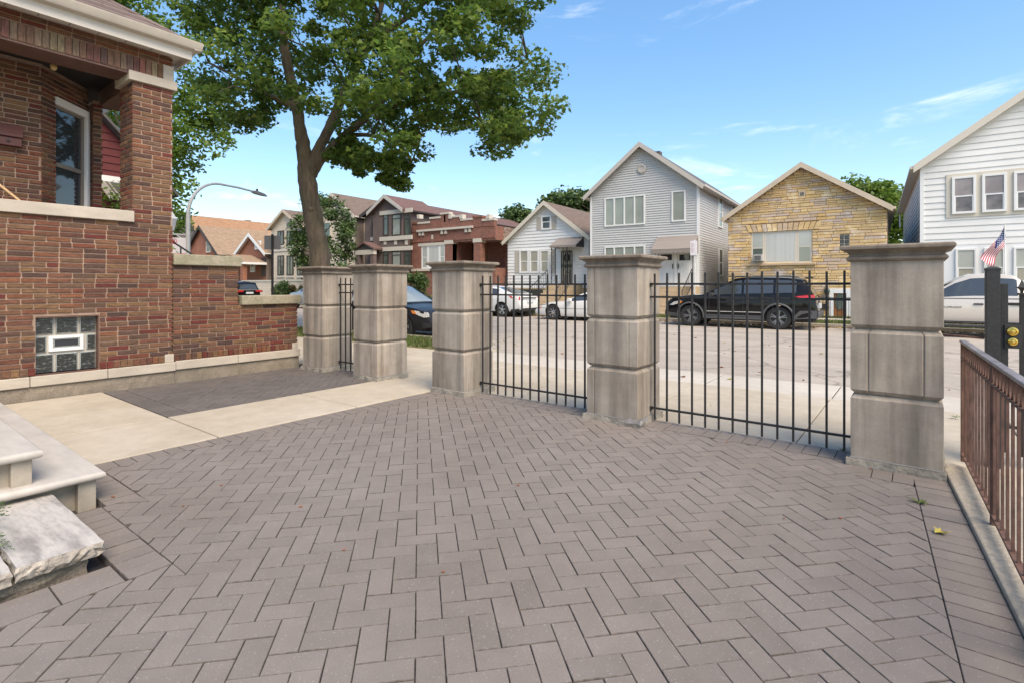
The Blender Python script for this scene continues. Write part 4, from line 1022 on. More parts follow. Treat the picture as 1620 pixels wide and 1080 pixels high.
# --- small white gabled house
h, fr, w, sl, FT, RT, LT = house('white_cottage', 'small white gabled house with beige shutters and an iron door under a small awning', -20.32, -14.3, 29, 4.35, 6.62, 13, m_roofb, mtrim=m_trimc, wall=m_sidewhite, ov=.2)
siding(h, fr, FT, lambda z: .02 if z < 4.35 else (z-4.35)/sl+.02, lambda z: w-.02 if z < 4.35 else w-(z-4.35)/sl-.02, 1.25, 6.55, .205, m_sidewhite, proud=.04, limit=60)
siding(h, fr, RT, lambda z: .03, lambda z: 13, .8, 4.3, .2, m_trimt, limit=30)
MB().box(-.02, w, -.06, .0, -.1, 1.25).build('stone_base', m_tanstone, h)
for p in (822.3, 838.3, 854.8):
    a = rect(fr, p, 395.5, p+15.2, 432.5); window(h, FT, *a, m_trim, m_blindw, .11, mid=.5)
a = rect(fr, 856.8, 341.5, 873, 364); window(h, FT, *a, m_trim, m_glass, .10, mid=.55)
for q in ((815, 397, 821.5, 433), (873.5, 395, 879.5, 433), (849.5, 343.5, 856.3, 364.5), (873.6, 341.5, 880.5, 363)):
    a, c, z0, z1 = rect(fr, *q); o = MB().box(a, c, -.05, -.02, z0, z1).build('shutter', m_shutter, h)
    b = MB()
    for k in range(9): b.box(a+.04, c-.04, -.058, -.05, z0+.06+(z1-z0-.1)*k/9, z0+.06+(z1-z0-.1)*(k+.6)/9)
    b.build('louvres', m_shutter, o)
a, c, z0, z1 = rect(fr, 889, 398, 906, 449.5)
d = MB().box(a, c, -.06, -.02, z0, z1).build('door', m_blindw, h)
b = MB()
for x in np.linspace(a, c, 6): b.box(x-.02, x+.02, -.10, -.065, z0, z1)
for z in (z0, z0+(z1-z0)*.52, z0+(z1-z0)*.57, z1): b.box(a, c, -.10, -.065, z-.03, z+.03)
xm, zm = (a+c)/2, z0+(z1-z0)*.80
for k in range(5):
    r_ = .06+.05*k; b.tube([(xm+r_*math.cos(t_)*.8, -.085, zm+r_*math.sin(t_)) for t_ in np.linspace(0, 2*math.pi, 14)], .014, 5)
b.build('iron_grille', m_black, d)
b = MB(); b.box(a-.14, a, -.05, 0, z0, z1+.13); b.box(c, c+.14, -.05, 0, z0, z1+.13); b.box(a, c, -.05, 0, z1, z1+.13); b.build('door_frame', m_trim, h)
dzc = z0
x0, x1 = fr.face(869.5, 385, -1.1)[0], fr.face(911, 385, -1.1)[0]; zt = fr.face(893, 376.5)[1]; zb_ = fr.face(885, 389.5, -1.1)[1]
awning(h, fr, x0, x1, zt, zb_, 1.1, m_awn, m_awnd, .10)
for x in (x0+.1, x0+.38, x1-.9, x1-.62):
    b = MB(); b.tube([(x, -1.05, dzc), (x, -1.05, zb_)], .022, 6)
    b.build('porch_post', m_black, h)
for xa in (x0+.1, x1-.9):
    b = MB()
    for k in range(6): b.tube([(xa+.14+.11*math.cos(t_), -1.05, dzc+.35+k*.36+.16*math.sin(t_)) for t_ in np.linspace(0, 2*math.pi, 10)], .011, 4)
    b.build('post_scrolls', m_black, h)
sx0, sx1 = fr.face(868, 470, -1.2)[0], fr.face(903, 470, -1.2)[0]
MB().box(sx0, sx1+.2, -1.35, -.07, -.1, dzc-.01).build('landing', m_tanstone, h); stairs(h, sx0, sx1, -1.32, 7, dzc/8, .28, m_tanstone)
iron_rail(h, (sx0-.02, -1.3, dzc), (sx0-.3, -3.1, .25), .85, 9); iron_rail(h, (sx1+.05, -1.3, dzc), (sx1+.05, -3.1, .25), .85, 9)
for x0, x1 in ((815, 866),): a = rect(fr, x0, 458, x1, 466, -.06); MB().box(a[0], a[1], -.10, -.05, a[2], a[3]).build('basement_window', m_glass, h)

# --- yellow stone house
h, fr, w, sl, FT, RT, LT = house('stone_house', 'yellow split stone gabled house with a triple window and a window air conditioner', -5.88, .41, 27, 4.66, 6.76, 15, m_roofb, mtrim=m_trimt, wall=m_ystm, ov=.18, rake=.16)
wr = rect(fr, 1188.5, 366, 1285, 417); gb = rect(fr, 1328.5, 372, 1343.5, 393); vt = rect(fr, 1264, 303, 1274, 311.5); dr = rect(fr, 1312, 457, 1346, 499)
opens = [wr, gb, vt, (dr[0], dr[1], 0, dr[3])]; lint = (wr[0]-.1, wr[1]+.25, wr[3], wr[3]+.36)
IT = []; z = -.05; r = random.Random(21)
xl = lambda z: .01 if z < 4.66 else (z-4.66)/sl; xr = lambda z: w-.01 if z < 4.66 else w-(z-4.66)/sl
while z < 6.72:
    hgt = r.choice((.08, .10, .12, .14, .17)); zt = z+hgt; a0, a1 = max(xl(z), xl(zt)), min(xr(z), xr(zt)); x = a0-r.random()*.3
    while x < a1:
        l = r.uniform(.25, .78); p, q = max(x, a0), min(x+l, a1); x += l; segs = [(p, q)]
        for (oa, ob, za, zb_) in opens+[lint]:
            if za < (z+zt)/2 < zb_:
                ns = []
                for (p, q) in segs:
                    if q <= oa or p >= ob: ns.append((p, q))
                    else:
                        if p < oa: ns.append((p, oa))
                        if q > ob: ns.append((ob, q))
                segs = ns
        for (p, q) in segs:
            if q-p < .05: continue
            g = .006; d = .034+r.random()*.022; k_ = .010
            sub = [(z, zt)] if hgt < .16 or r.random() < .5 else [(z, z+hgt*.5), (z+hgt*.5, zt)]
            for s0, s1 in sub:
                vs = [(p+g, .03, s0+g), (q-g, .03, s0+g), (q-g, .03, s1-g), (p+g, .03, s1-g), (p+g, -d+k_, s0+g), (q-g, -d+k_, s0+g), (q-g, -d+k_, s1-g), (p+g, -d+k_, s1-g), (p+g+k_, -d, s0+g+k_), (q-g-k_, -d-.006, s0+g+k_), (q-g-k_, -d, s1-g-k_), (p+g+k_, -d+.006, s1-g-k_)]
                IT.append((vs, [(0,1,5,4),(1,2,6,5),(2,3,7,6),(3,0,4,7),(4,5,9,8),(5,6,10,9),(6,7,11,10),(7,4,8,11),(8,9,10,11)], ((p+q)/2, 0, (s0+s1)/2)))
    z = zt
n = 14
for i in range(n):
    a, c = lint[0]+(lint[1]-lint[0])*i/n, lint[0]+(lint[1]-lint[0])*(i+1)/n; k_ = (i+.5-n/2)*.022
    vs = []
    for d in (.03, -.07): vs += [(a+.008, d, lint[2]+.01), (c-.008, d, lint[2]+.01), (c-.008+k_, d, lint[3]-.01), (a+.008+k_, d, lint[3]-.01)]
    IT.append((vs, [(3,2,1,0),(4,5,6,7),(0,1,5,4),(1,2,6,5),(2,3,7,6),(3,0,4,7)], ((a+c)/2, 0, lint[2])))
pieces(h, fr, IT, 'facing_stone', m_yst, 300, 'stone_facing')
MB().box(w-.03, w+.02, .0, 15, -.1, 4.6).build('side_wall', m_fbrown2, h)
tw = wr[1]-wr[0]; zz0, zz1 = wr[2], wr[3]
window(h, FT, wr[0], wr[0]+tw*.225, zz0, zz1, m_trimc, m_glassg, .08, mid=.5, out=-.0, upper=m_blind)
window(h, FT, wr[0]+tw*.225+.002, wr[0]+tw*.765, zz0, zz1, m_trimc, m_curtain, .09, out=-.0)
window(h, FT, wr[0]+tw*.765+.002, wr[1], zz0, zz1, m_trimc, m_blindg, .08, mid=.5, out=-.0, upper=m_blind)
MB().box(wr[0]-.15, wr[1]+.15, -.16, .02, zz0-.10, zz0).build('window_sill', m_tanstone, h, bevel=.01)
a, c, z0, z1 = rect(fr, 1193, 403.5, 1208, 413.8, -.2)
o = MB().box(a, c, -.36, .02, z0, z1).build('air_conditioner', m_ac, h, bevel=.012)
b = MB()
for k in range(9): b.box(a+.04, c-.09, -.372, -.36, z0+.03+(z1-z0-.06)*k/9, z0+.03+(z1-z0-.06)*(k+.62)/9)
b.build('grille', m_acg, o)
o = MB().box(gb[0]-.01, gb[1]+.01, -.0, .04, gb[2], gb[3]).build('glass_block_window', m_grout, h)
for i in range(2):
    for j in range(3):
        bw, bh_ = (gb[1]-gb[0])/2, (gb[3]-gb[2])/3
        MB().box(gb[0]+i*bw+.015, gb[0]+(i+1)*bw-.015, -.025, .01, gb[2]+j*bh_+.015, gb[2]+(j+1)*bh_-.015).build('glass_block', m_gblock, o, bevel=.015)
b = MB(); b.box(vt[0], vt[1], -.06, .02, vt[2], vt[3]); o = b.build('gable_vent', m_trimt, h)
b = MB()
for k in range(4): b.box(vt[0]+.05, vt[1]-.05, -.068, -.06, vt[2]+.04+(vt[3]-vt[2]-.08)*k/4, vt[2]+.04+(vt[3]-vt[2]-.08)*(k+.7)/4)
b.build('louvres', m_acg, o)
b = MB(); b.box(dr[0], dr[0]+.16, -.09, .02, .03, dr[3]); b.box(dr[1]-.16, dr[1], -.09, .02, .03, dr[3]); b.box(dr[0]+.16, dr[1]-.16, -.09, .02, dr[3]-.2, dr[3]); b.build('door_frame', m_trim, h, bevel=.008)
d = MB().box(dr[0]+.16, dr[1]-.16, -.03, .02, .03, dr[3]-.2).build('door', m_wood, h)
xm = (dr[0]+dr[1])/2; b = MB(); b.lathe([(.30, -.03), (.28, -.055), (.001, -.057)], 24, (0, 0, 0), 'y'); b.v = [(p[0]*.62+xm, p[1], p[2]*1.25+.66+.03) for p in b.v]; b.build('oval_glass', m_glassg, d)
for sx in (-1, 1): MB().box(xm+sx*.36-.10, xm+sx*.36+.10, -.042, -.03, .12, .5).build('door_panel', m_wood, d, bevel=.01)
lx, lz = fr.face(1308, 461, -.2); b = MB().sphere((lx, -.16, lz), .12, 10, sz=1.3); b.tube([(lx, 0, lz+.1), (lx, -.16, lz+.2)], .02, 5); b.build('wall_lantern', M('green_lantern', (.03, .06, .05), .4), h)
a, c, z0, z1 = rect(fr, 1295, 481, 1307.5, 490, -.3); MB().box(a, c, -.22, -.09, z0, z1).build('letter_box', m_black, h)
b = MB()
for x in np.arange(dr[0]-1.3, dr[1]+.3, .13): b.tube([(x, -1.6, .04), (x, -1.6, .92)], .010, 5)
for z in (.12, .90): b.tube([(dr[0]-1.3, -1.6, z), (dr[1]+.3, -1.6, z)], .013, 5)
tag(b.build('low_iron_fence', m_black), 'low black iron fence before the brown door of the yellow stone house', 'fence').location = (fr.o.x, 27, 0)

# --- white house on the right
h, fr, w, sl, FT, RT, LT = house('white_house', 'large two storey house with wide white siding boards, cut off by the right edge', 1.52, 8.3, 27, 6.28, 8.75, 16.3, m_roofg, mtrim=m_trimc, wall=m_sidewhite2, ov=.26, rake=.22)
xl = lambda z: .02 if z < 6.28 else (z-6.28)/sl+.02; xr = lambda z: w-.02 if z < 6.28 else w-(z-6.28)/sl-.02
siding(h, fr, FT, xl, xr, .3, 8.7, .245, m_sidewhite2, proud=.034, limit=60)
LTs = lambda a, d, z: (-.0+d, a, z)
siding(h, fr, LTs, lambda z: .05, lambda z: 16.2, .3, 6.2, .2, m_sidewhite2, limit=40)
MB().box(-.034, .09, -.056, .02, .2, 6.2).build('corner_board', m_trim, h)
U = [rect(fr, *q) for q in ((1505.5, 279, 1543.5, 338), (1553, 275.5, 1592, 336), (1603, 272, 1643, 333))]
zu0, zu1 = U[1][2], U[1][3]
b = MB(); b.box(U[0][0]-.17, U[2][1]+.17, -.062, .0, zu0-.13, zu1+.12); b.build('window_surround', m_trimc, h)
mt = M('lace_curtain_glass', (.13, .11, .11), .08, spec=.7, ns=[(2.2, .4, 1.7, 4)]); mt2 = M('faded_shade_glass', (.30, .255, .25), .1, spec=.6, ns=[(1.5, .7, 1.15, 3)])
for a in U: window(h, lambda x, y, z: (x, y-.045, z), a[0], a[1], zu0, zu1, m_trim, mt, .085, mid=.47, upper=mt2)
Lw = [rect(fr, *q) for q in ((1511, 394, 1544.5, 447), (1556, 392.5, 1589.5, 447), (1602.5, 391, 1637, 447))]
MB().box(Lw[0][0]-.5, Lw[2][1]+.3, -.062, .0, Lw[0][2]-.15, Lw[1][3]+.12).build('window_surround', m_trim, h)
for a in Lw: window(h, lambda x, y, z: (x, y-.045, z), a[0], a[1], Lw[0][2], Lw[1][3], m_trim, m_blindw, .07, mid=.42, upper=m_blind)
b = MB(); b.tube([(-.2, 15.9, 6.1), (-.2, 15.9, 5.2)], .05, 6); b.build('downspout', m_trim, h)
# flag on its staff
fx = WORLD.hit(1589.5, 385, 1, 26.2); t = thing('house_flag', 'red white and blue flag hanging from a white staff before the white house', 'flag', (fx.x, 26.2, 0))
zt, zb_ = WORLD.hit(1589.5, 357, 1, 26.2).z, WORLD.hit(1589.5, 421, 1, 26.2).z
MB().tube([(.0, .0, zb_-.25), (0, 0, zt)], .016, 8).build('staff', m_trim, t); MB().sphere((0, 0, zt), .03, 8).build('finial', m_trim, t)
MB().tube([(0, 0, zb_-.25), (0, .77, zb_-.6)], .014, 6).build('staff_bracket', m_galv, t)
def flagpt(u, v):                           # u along the fly 0..1, v down the hoist 0..1; cloth gathered and drooping
    z = zt-.06-v*.70-u*(1.12-.25*v); x = -.02-u*.60*(1-.35*v)+.05*math.sin(u*5+v*3); y = .06*math.sin(u*9+v*4)*(.3+u)
    return (x, y, z)
b = MB(); NU, NV = 24, 26
vs = [flagpt(i/NU, j/NV) for i in range(NU+1) for j in range(NV+1)]; b.add(vs, [])
for i in range(NU):
    for j in range(NV):
        m_ = 1 if (i < NU*.42 and j < 14) else (0 if (j//2) % 2 == 0 else 2)
        b.f.append((i*(NV+1)+j, (i+1)*(NV+1)+j, (i+1)*(NV+1)+j+1, i*(NV+1)+j+1)); b.m.append(m_)
o = b.build('cloth', (m_fred, m_fblue, m_fwhite), t, smooth=True, recalc=False)
b = MB()
for i in range(5):
    for j in range(5):
        p = Vector(flagpt(.04+.36*(i+.5)/5, .52*(j+.5)/5)); s_ = .022
        for sy in (-.006, .006): b.add([(p.x+s_*math.cos(math.pi/2+k*math.pi/5)*(1 if k % 2 == 0 else .42), p.y+sy, p.z+s_*math.sin(math.pi/2+k*math.pi/5)*(1 if k % 2 == 0 else .42)) for k in range(10)], [tuple(range(10))])
b.build('stars', m_fwhite, o, recalc=False)

# --- red brick flat with a stepped parapet and corner porch
X0, X1, Yf = -28.25, -20.6, 28
h = thing('red_brick_flat', 'red brick house with a stepped parapet and a recessed corner porch', 'house', (X0, Yf, 0), 0, 'houses across the street'); fr = Frame(X0, Yf); w = X1-X0
zp = 5.35
px0 = fr.face(716, 400)[0]; pzt = fr.face(740, 382)[1]; wA = rect(fr, 667, 389, 704.5, 425)
b = MB(); b.box(0, px0, .0, 13, -.1, zp); b.box(px0, w, 2.2, 13, -.1, zp); b.box(px0, w, 0, 2.2, pzt, zp); b.box(px0, w, 0, 2.2, -.1, fr.face(740, 425)[1]); b.build('wall', m_fredb, h)
MB().box(w-.01, w+.02, 2.2, 13, -.1, zp-.0).build('side_wall', m_fcommon, h); MB().box(w-.01, w+.022, .9, 2.2, pzt-.2, zp).build('side_wall', m_fcommon, h)
MB().box(w-.45, w, 1.7, 2.2, -.1, pzt).build('pier', m_fredb, h)
for p0, p1 in ((704.5, 716), (750, 761)):
    a = fr.face(p0, 400)[0]; c = fr.face(p1, 400)[0]; MB().box(a, c, -.05, .45, -.1, pzt+.12).build('pier', m_fredb, h); MB().box(a-.05, c+.05, -.08, .5, pzt-.12, pzt+.14).build('pier_cap', m_stone_w, h)
a = fr.face(652.5, 400)[0]; MB().box(.0, a+.9, -.05, .0, -.1, pzt).build('pier', m_fredb, h)
pz = lambda px, py: fr.face(px, py)
def para(p0, p1, y0, mat=m_stone_w, th=.13):
    a, z = pz(p0, y0); c, _ = pz(p1, y0); zz = pz((p0+p1)/2, y0)[1]
    MB().box(a, c, -.03, .3, zp-.01, zz-th).build('parapet', m_fredb, h); MB().box(a-.03, c+.03, -.07, .34, zz-th, zz).build('parapet_cap', mat, h)
para(652.5, 661, 352, m_fredb); para(661.5, 680, 351.5); para(680.5, 697, 343.5); para(697.5, 711, 336.5); para(711.5, 729, 341.5); para(729.5, 748, 346); para(748.5, 763, 341.5, m_fredb); para(763.5, 782, 346.5)
for p in (663, 713, 730.5, 773): x, z = pz(p, 343); MB().box(x-.13, x+.13, -.1, .3, z-.15, z+.14).build('finial_stone', m_stone_w, h)
MB().box(pz(661, 366)[0], pz(749, 360)[0], -.16, .0, pz(705, 362.8)[1]-.07, pz(705, 362.8)[1]+.07).build('ledge', m_stone_w, h)
for p in (665, 670, 700, 706, 738, 744): x, z = pz(p, 366.5); MB().box(x-.09, x+.09, -.10, .0, pz(705, 362.8)[1]-.34, pz(705, 362.8)[1]-.09).build('bracket', m_stone_w, h)
for p, q in ((704, 346), (684, 377.5)): x, z = pz(p, q); MB().box(x-.08, x+.08, -.03, .0, z-.25, z+.25).build('inset_stone', m_stone_w, h)
MB().box(0, w, -.05, .0, pzt+.14, pzt+.30).build('ledge', m_fredb, h)
MB().box(wA[0]-.3, wA[1]+.1, -.06, .0, wA[3], wA[3]+.2).build('lintel', m_stone_w, h); MB().box(-.02, wA[1]+.1, -.10, .0, wA[2]-.18, wA[2]).build('window_sill', m_stone_w, h)
ww = wA[1]-wA[0]
window(h, FT, wA[0], wA[0]+ww*.28, wA[2], wA[3], m_trim, m_blind, .09, mid=.5, out=.02); window(h, FT, wA[0]+ww*.28+.002, wA[0]+ww*.76, wA[2], wA[3], m_trim, m_curtain, .09, out=.02); window(h, FT, wA[0]+ww*.76+.002, wA[1], wA[2], wA[3], m_trim, m_blind, .09, mid=.5, out=.02)
PT = lambda x, y, z: (x, y+2.2, z)
a = rect(fr, 724.5, 384.5, 737.5, 416, 2.2); window(h, PT, *a, m_trim, m_blindg, .16, mid=.45)
a = rect(fr, 745, 384, 751, 420, 2.2); MB(PT).box(a[0], a[1], -.04, .0, a[2]-.6, a[3]).build('door', m_dkbrown, h)
a = rect(fr, 763, 384, 771, 420, 2.2); MB(PT).box(a[0], a[1], -.04, .0, a[2]-.6, a[3]).build('door', m_wood, h)
MB().box(.3, w-.3, .3, 13, zp, zp+.05).build('roof', m_roofg, h)

# --- brown brick house with a gabled bay
h, fr, w, sl, FT, RT, LT = house('brown_brick_house', 'dark brown brick house with a gabled bay, pale stone bands and a small gabled porch', -33.5, -28.5, 28, 6.95, 8.0, 17, m_roofr, mtrim=m_dkbrown, wall=m_fbrown, ov=.25, gutter=True)
bx0 = fr.face(601, 360)[0]
b = MB(); b.prism([(bx0, -.1), (w, -.1), (w, 7.0), ((bx0+w)/2, 8.0), (bx0, 7.0)], lambda p, q, d: (p, d, q), -.7, .05); b.build('bay', m_fbrown, h)
bxm = (bx0+w)/2
for sgn in (-1, 1):
    xe = bxm+sgn*((w-bx0)/2+.3); MB().prism([(xe, 6.85), (bxm, 8.04), (bxm, 8.18), (xe, 6.99)], lambda p, q, d: (p, d, q), -1.05, 3).build('bay_roof', m_roofr, h)
    MB().prism([(xe, 6.72), (bxm, 7.91), (bxm, 8.19), (xe, 7.0)], lambda p, q, d: (p, d, q), -1.09, -1.05).build('rake_board', m_trimg, h)
BT = lambda x, y, z: (x, y-.7, z)
for (y0, y1) in ((338.5, 373.5), (397, 428)):
    for q in ((606, 615), (620, 635), (639.5, 650)):
        a = rect(fr, q[0], y0, q[1], y1, -.7); window(h, BT, *a, m_dkbrown, m_blindg if q[0] == 620 else m_glassg, .10, mid=.78, out=.03)
    a = rect(fr, 601.5, y0, 653.5, y1, -.7); MB(BT).box(a[0], a[1]-.05, -.07, .0, a[3], a[3]+.30).build('stone_band', m_stone_w, h)
    if y0 < 350: MB(BT).box(a[0], a[1]-.05, -.09, .0, a[2]-.32, a[2]-.02).build('stone_band', m_stone_w, h)
for p in (609.5, 626, 643): x, z = fr.face(p, 384, -.7); MB(BT).box(x-.14, x+.14, -.03, .0, z-.16, z+.16).build('inset_stone', m_stone_w, h)
a = rect(fr, 589, 344.5, 598, 375); window(h, FT, *a, m_dkbrown, m_curtain, .10, mid=.8); MB().box(a[0]-.15, a[1]+.1, -.08, .0, a[2]-.3, a[2]-.02).build('stone_band', m_stone_w, h)
a0, a1 = fr.face(560, 396, -1.6)[0], fr.face(598, 396, -1.6)[0]; zt = fr.face(573, 385.5, -1.6)[1]; zb_ = fr.face(573, 396, -1.6)[1]; am = (a0*1.15+a1*.85)/2
for sgn, xe in ((-1, a0), (1, a0+(am-a0)*2)):
    MB().prism([(xe, zb_), (am, zt), (am, zt+.12), (xe, zb_+.12)], lambda p, q, d: (p, d, q), -1.7, .0).build('porch_roof', m_roofr, h)
MB().prism([(a0+.15, zb_), (a0+(am-a0)*2-.15, zb_), (am, zt)], lambda p, q, d: (p, d, q), -1.55, -1.45).build('porch_gable', m_dkbrown, h)
MB().box(a0+.15, a0+(am-a0)*2-.1, -1.6, -1.3, zb_-.35, zb_).build('porch_beam', m_stone_w, h)
for x in (a0+.2, a0+(am-a0)*2-.5): MB().box(x, x+.35, -1.55, -1.25, 0, zb_-.35).build('porch_column', m_fbrown, h)
a = rect(fr, 592, 401, 600, 430); MB().box(a[0], a[1], -.04, .0, a[2]-.5, a[3]).build('door', m_dkbrown, h)

# --- cream stone houses behind the tree
h, fr, w, sl, FT, RT, LT = house('cream_stone_house', 'cream stone house with tan brick side, partly hidden by the leafy young tree', -40.0, -34.7, 28, 7.1, 9.0, 15, m_roofb, mtrim=m_trimc, wall=m_fcream, sidewall=m_fbrown2, ov=.3)
a = rect(fr, 536.5, 352, 551, 378); window(h, FT, *a, m_stone_w, m_curtain, .09, mull=(.5,))
a = rect(fr, 512, 352, 524, 378); window(h, FT, *a, m_stone_w, m_glassg, .09)
a = rect(fr, 536.5, 403, 551, 432); window(h, FT, *a, m_stone_w, m_glassg, .09, mull=(.5,))
z = fr.face(540, 382)[1]; MB().box(0, w, -.06, .0, z-.12, z+.12).build('stone_band', m_stone_w, h)
x = w+.03; MB().tube([(x, .9, 6.9), (x, .9, .2)], .05, 6).build('downspout', m_trimt, h)
h, fr, w, sl, FT, RT, LT = house('arched_window_house', 'cream stone house with an arched window under its gable, left of the maple trunk', -46.7, -42.0, 28, 6.75, 8.2, 15, m_roofb, mtrim=m_trimt, wall=m_fcream, sidewall=m_fbrown2, ov=.3)
a = rect(fr, 454, 351.5, 463.5, 360); xm = (a[0]+a[1])/2; rr = (a[1]-a[0])/2
b = MB(); b.prism([(xm-rr, a[2])]+[(xm+rr*math.cos(t_), a[2]+(a[3]-a[2])*math.sin(t_)) for t_ in np.linspace(math.pi, 0, 12)][0:], lambda p, q, d: (p, d, q), -.05, .0); o = b.build('arched_window', m_glassg, h)
b = MB(); b.tube([(xm+rr*1.1*math.cos(t_), -.05, a[2]+(a[3]-a[2])*1.12*math.sin(t_)) for t_ in np.linspace(math.pi, 0, 12)], .10, 6); b.build('arch_trim', m_stone_w, h)
for y0, y1 in ((365.5, 388), (404.5, 436)):
    for q in ((440, 449.3), (454.5, 464.5), (471, 480)):
        a = rect(fr, q[0], y0, q[1], y1); window(h, FT, *a, m_dkbrown, m_glassg, .09, mull=(.5,)); MB().box(a[0]-.12, a[1]+.12, -.07, .0, a[2]-.2, a[2]-.02).build('window_sill', m_stone_w, h)
z = fr.face(450, 396)[1]; MB().box(0, w, -.05, .0, z-.1, z+.1).build('stone_band', m_stone_w, h)
MB().box(-.3, w+6.5, -2.6, -2.2, 0, 1.75).build('terrace_wall', m_fcream, h); MB().box(-.3, w+6.5, -2.66, -2.15, 1.75, 1.87).build('terrace_coping', m_stone_w, h)

# --- orange brick bungalow and the brown roofed houses on the far left
h, fr, w, sl, FT, RT, LT = house('orange_bungalow', 'small orange brick bungalow with white gable trim and a columned porch', -52.6, -47.6, 28, 4.6, 6.35, 12, m_rooft, mtrim=m_trim, wall=m_forange, sidewall=m_fbrown2, ov=.35, rake=.25)
a = rect(fr, 404, 381.5, 413, 395); window(h, FT, *a, m_trim, m_blindg, .16, mid=.5)
MB().prism([(-.4, 3.55), (w+.3, 3.55), (w/2+.1, 4.35)], lambda p, q, d: (p, d, q), -2.3, -.1).build('porch_roof', m_rooft, h)
MB().box(-.4, w+.3, -2.35, -.1, 3.35, 3.55).build('porch_beam', m_trim, h)
for x in (.1, 1.7, w-.4): MB().box(x, x+.42, -2.25, -1.85, 0, 3.35).build('porch_column', m_forange, h)
a = rect(fr, 397, 407, 404, 431); window(h, FT, *a, m_trim, m_glassg, .13, mid=.5)
a = rect(fr, 414, 408, 421, 432); MB().box(a[0], a[1], -.05, .0, a[2]-.3, a[3]).build('door', m_dkbrown, h)
MB().box(1.9, w-.3, -2.2, -2.0, 0, 1.4).build('porch_parapet', m_forange, h); MB().box(1.8, w-.2, -2.25, -1.95, 1.4, 1.52).build('parapet_cap', m_stone_w, h)
stairs(h, .55, 1.65, -2.3, 6, .2, .28, m_conc2)
h, fr, w, sl, FT, RT, LT = house('brown_roof_bungalow', 'orange brick house under a long tan brown clipped gable roof', -65.0, -57.6, 28.6, 4.9, 7.9, 13, m_rooft, mtrim=m_dkbrown, wall=m_forange, sidewall=m_fbrown2, ov=.45, rake=.3)
a = rect(fr, 327, 382, 334, 400); window(h, FT, *a, m_stone_w, m_glass, .12, mid=.5)
MB().prism([(-.2, 3.3), (w+.2, 3.3), (w/2, 4.3)], lambda p, q, d: (p, d, q), -2.2, -.05).build('porch_roof', m_rooft, h)
MB().box(0, w, -2.1, -1.7, 0, 3.3).build('porch_wall', m_forange, h)
h, fr, w, sl, FT, RT, LT = house('tall_brown_roof_house', 'larger house with a broad orange brown roof and chimneys rising behind the bungalows', -80.5, -69, 33, 6.2, 10.6, 26, m_roofo, mtrim=m_dkbrown, wall=m_fbrown2, sidewall=m_fbrown2, ov=.4)
ch = Frame(0, 0)
for p, q, r_ in ((385.5, 357, 1.5), (391.5, 349, 1.2), (406, 355, 1.1)):
    P = WORLD.hit(p, q, 1, 52.0); o = MB().box(-.45*r_, .45*r_, -.4, .4, 5.5-P.z, 0); o.v = [(v_[0]+P.x-fr.o.x, v_[1]+52-fr.o.y, v_[2]+P.z) for v_ in o.v]; o.build('chimney', m_fbrown2, h)

# --- red sided neighbour seen through the porch
h = thing('red_sided_house', 'dark red sided house with striped awning, glimpsed through the porch opening', 'house', (-17, 6.9, 0), 0)
fr = Frame(-17, 6.9); e0 = WORLD.hit(164, 194, 0, -17); e1 = WORLD.hit(190, 222, 0, -17); sl = (e0.z-e1.z)/(e1.y-e0.y)
zt = lambda y: e1.z-sl*(y+6.9-e1.y)
b = MB(); b.prism([(0, -.1), (0, zt(0)), (-3.2, zt(-3.2)), (-6.4, zt(0)), (-6.4, -.1)], lambda p, q, d: (d, p, q), -8, -.02); b.build('wall', m_sidered, h)
RS = lambda a, d, z: (-d, a, z)
zb_ = WORLD.hit(175, 283, 0, -17).z
siding(h, fr, RS, lambda z: -6.38 if z < zt(0) else -6.4+(z-zt(0))/sl, lambda z: -.02 if z < zt(0) else -(z-zt(0))/sl-.02, .5, zt(-3.2)-.1, .20, m_sidered, limit=60)
for sg in (-1, 1):
    y1 = -3.2+sg*3.45; poly = [(-3.2, zt(-3.2)), (y1, zt(-3.2)-sl*3.45), (y1, zt(-3.2)-sl*3.45+.1), (-3.2, zt(-3.2)+.1)]
    MB().prism(poly, lambda p, q, d: (d, p, q), -8, .3).build('roof', m_roofg, h)
y0, y1 = WORLD.hit(150, 290, 0, -17).y-6.9, WORLD.hit(200, 290, 0, -17).y-6.9
za, zc = WORLD.hit(175, 284, 0, -17).z, WORLD.hit(175, 316, 0, -16).z
MB().box(.02, .06, y0, y1, za-.12, za+.08).build('awning_rail', m_trim, h)
mst = M('awning_slats', pal=[(.24, .22, .19), (.06, .055, .05)], rough=.6); b = MB()
for k in range(14):
    p, q = y0+(y1-y0)*k/14, y0+(y1-y0)*(k+.94)/14; b.hexa([(1.0, p, zc), (1.0, q, zc), (.05, q, za-.1), (.05, p, za-.1)], [(1.0, p, zc+.03), (1.0, q, zc+.03), (.05, q, za-.07), (.05, p, za-.07)])
b.build('awning', mst, h)

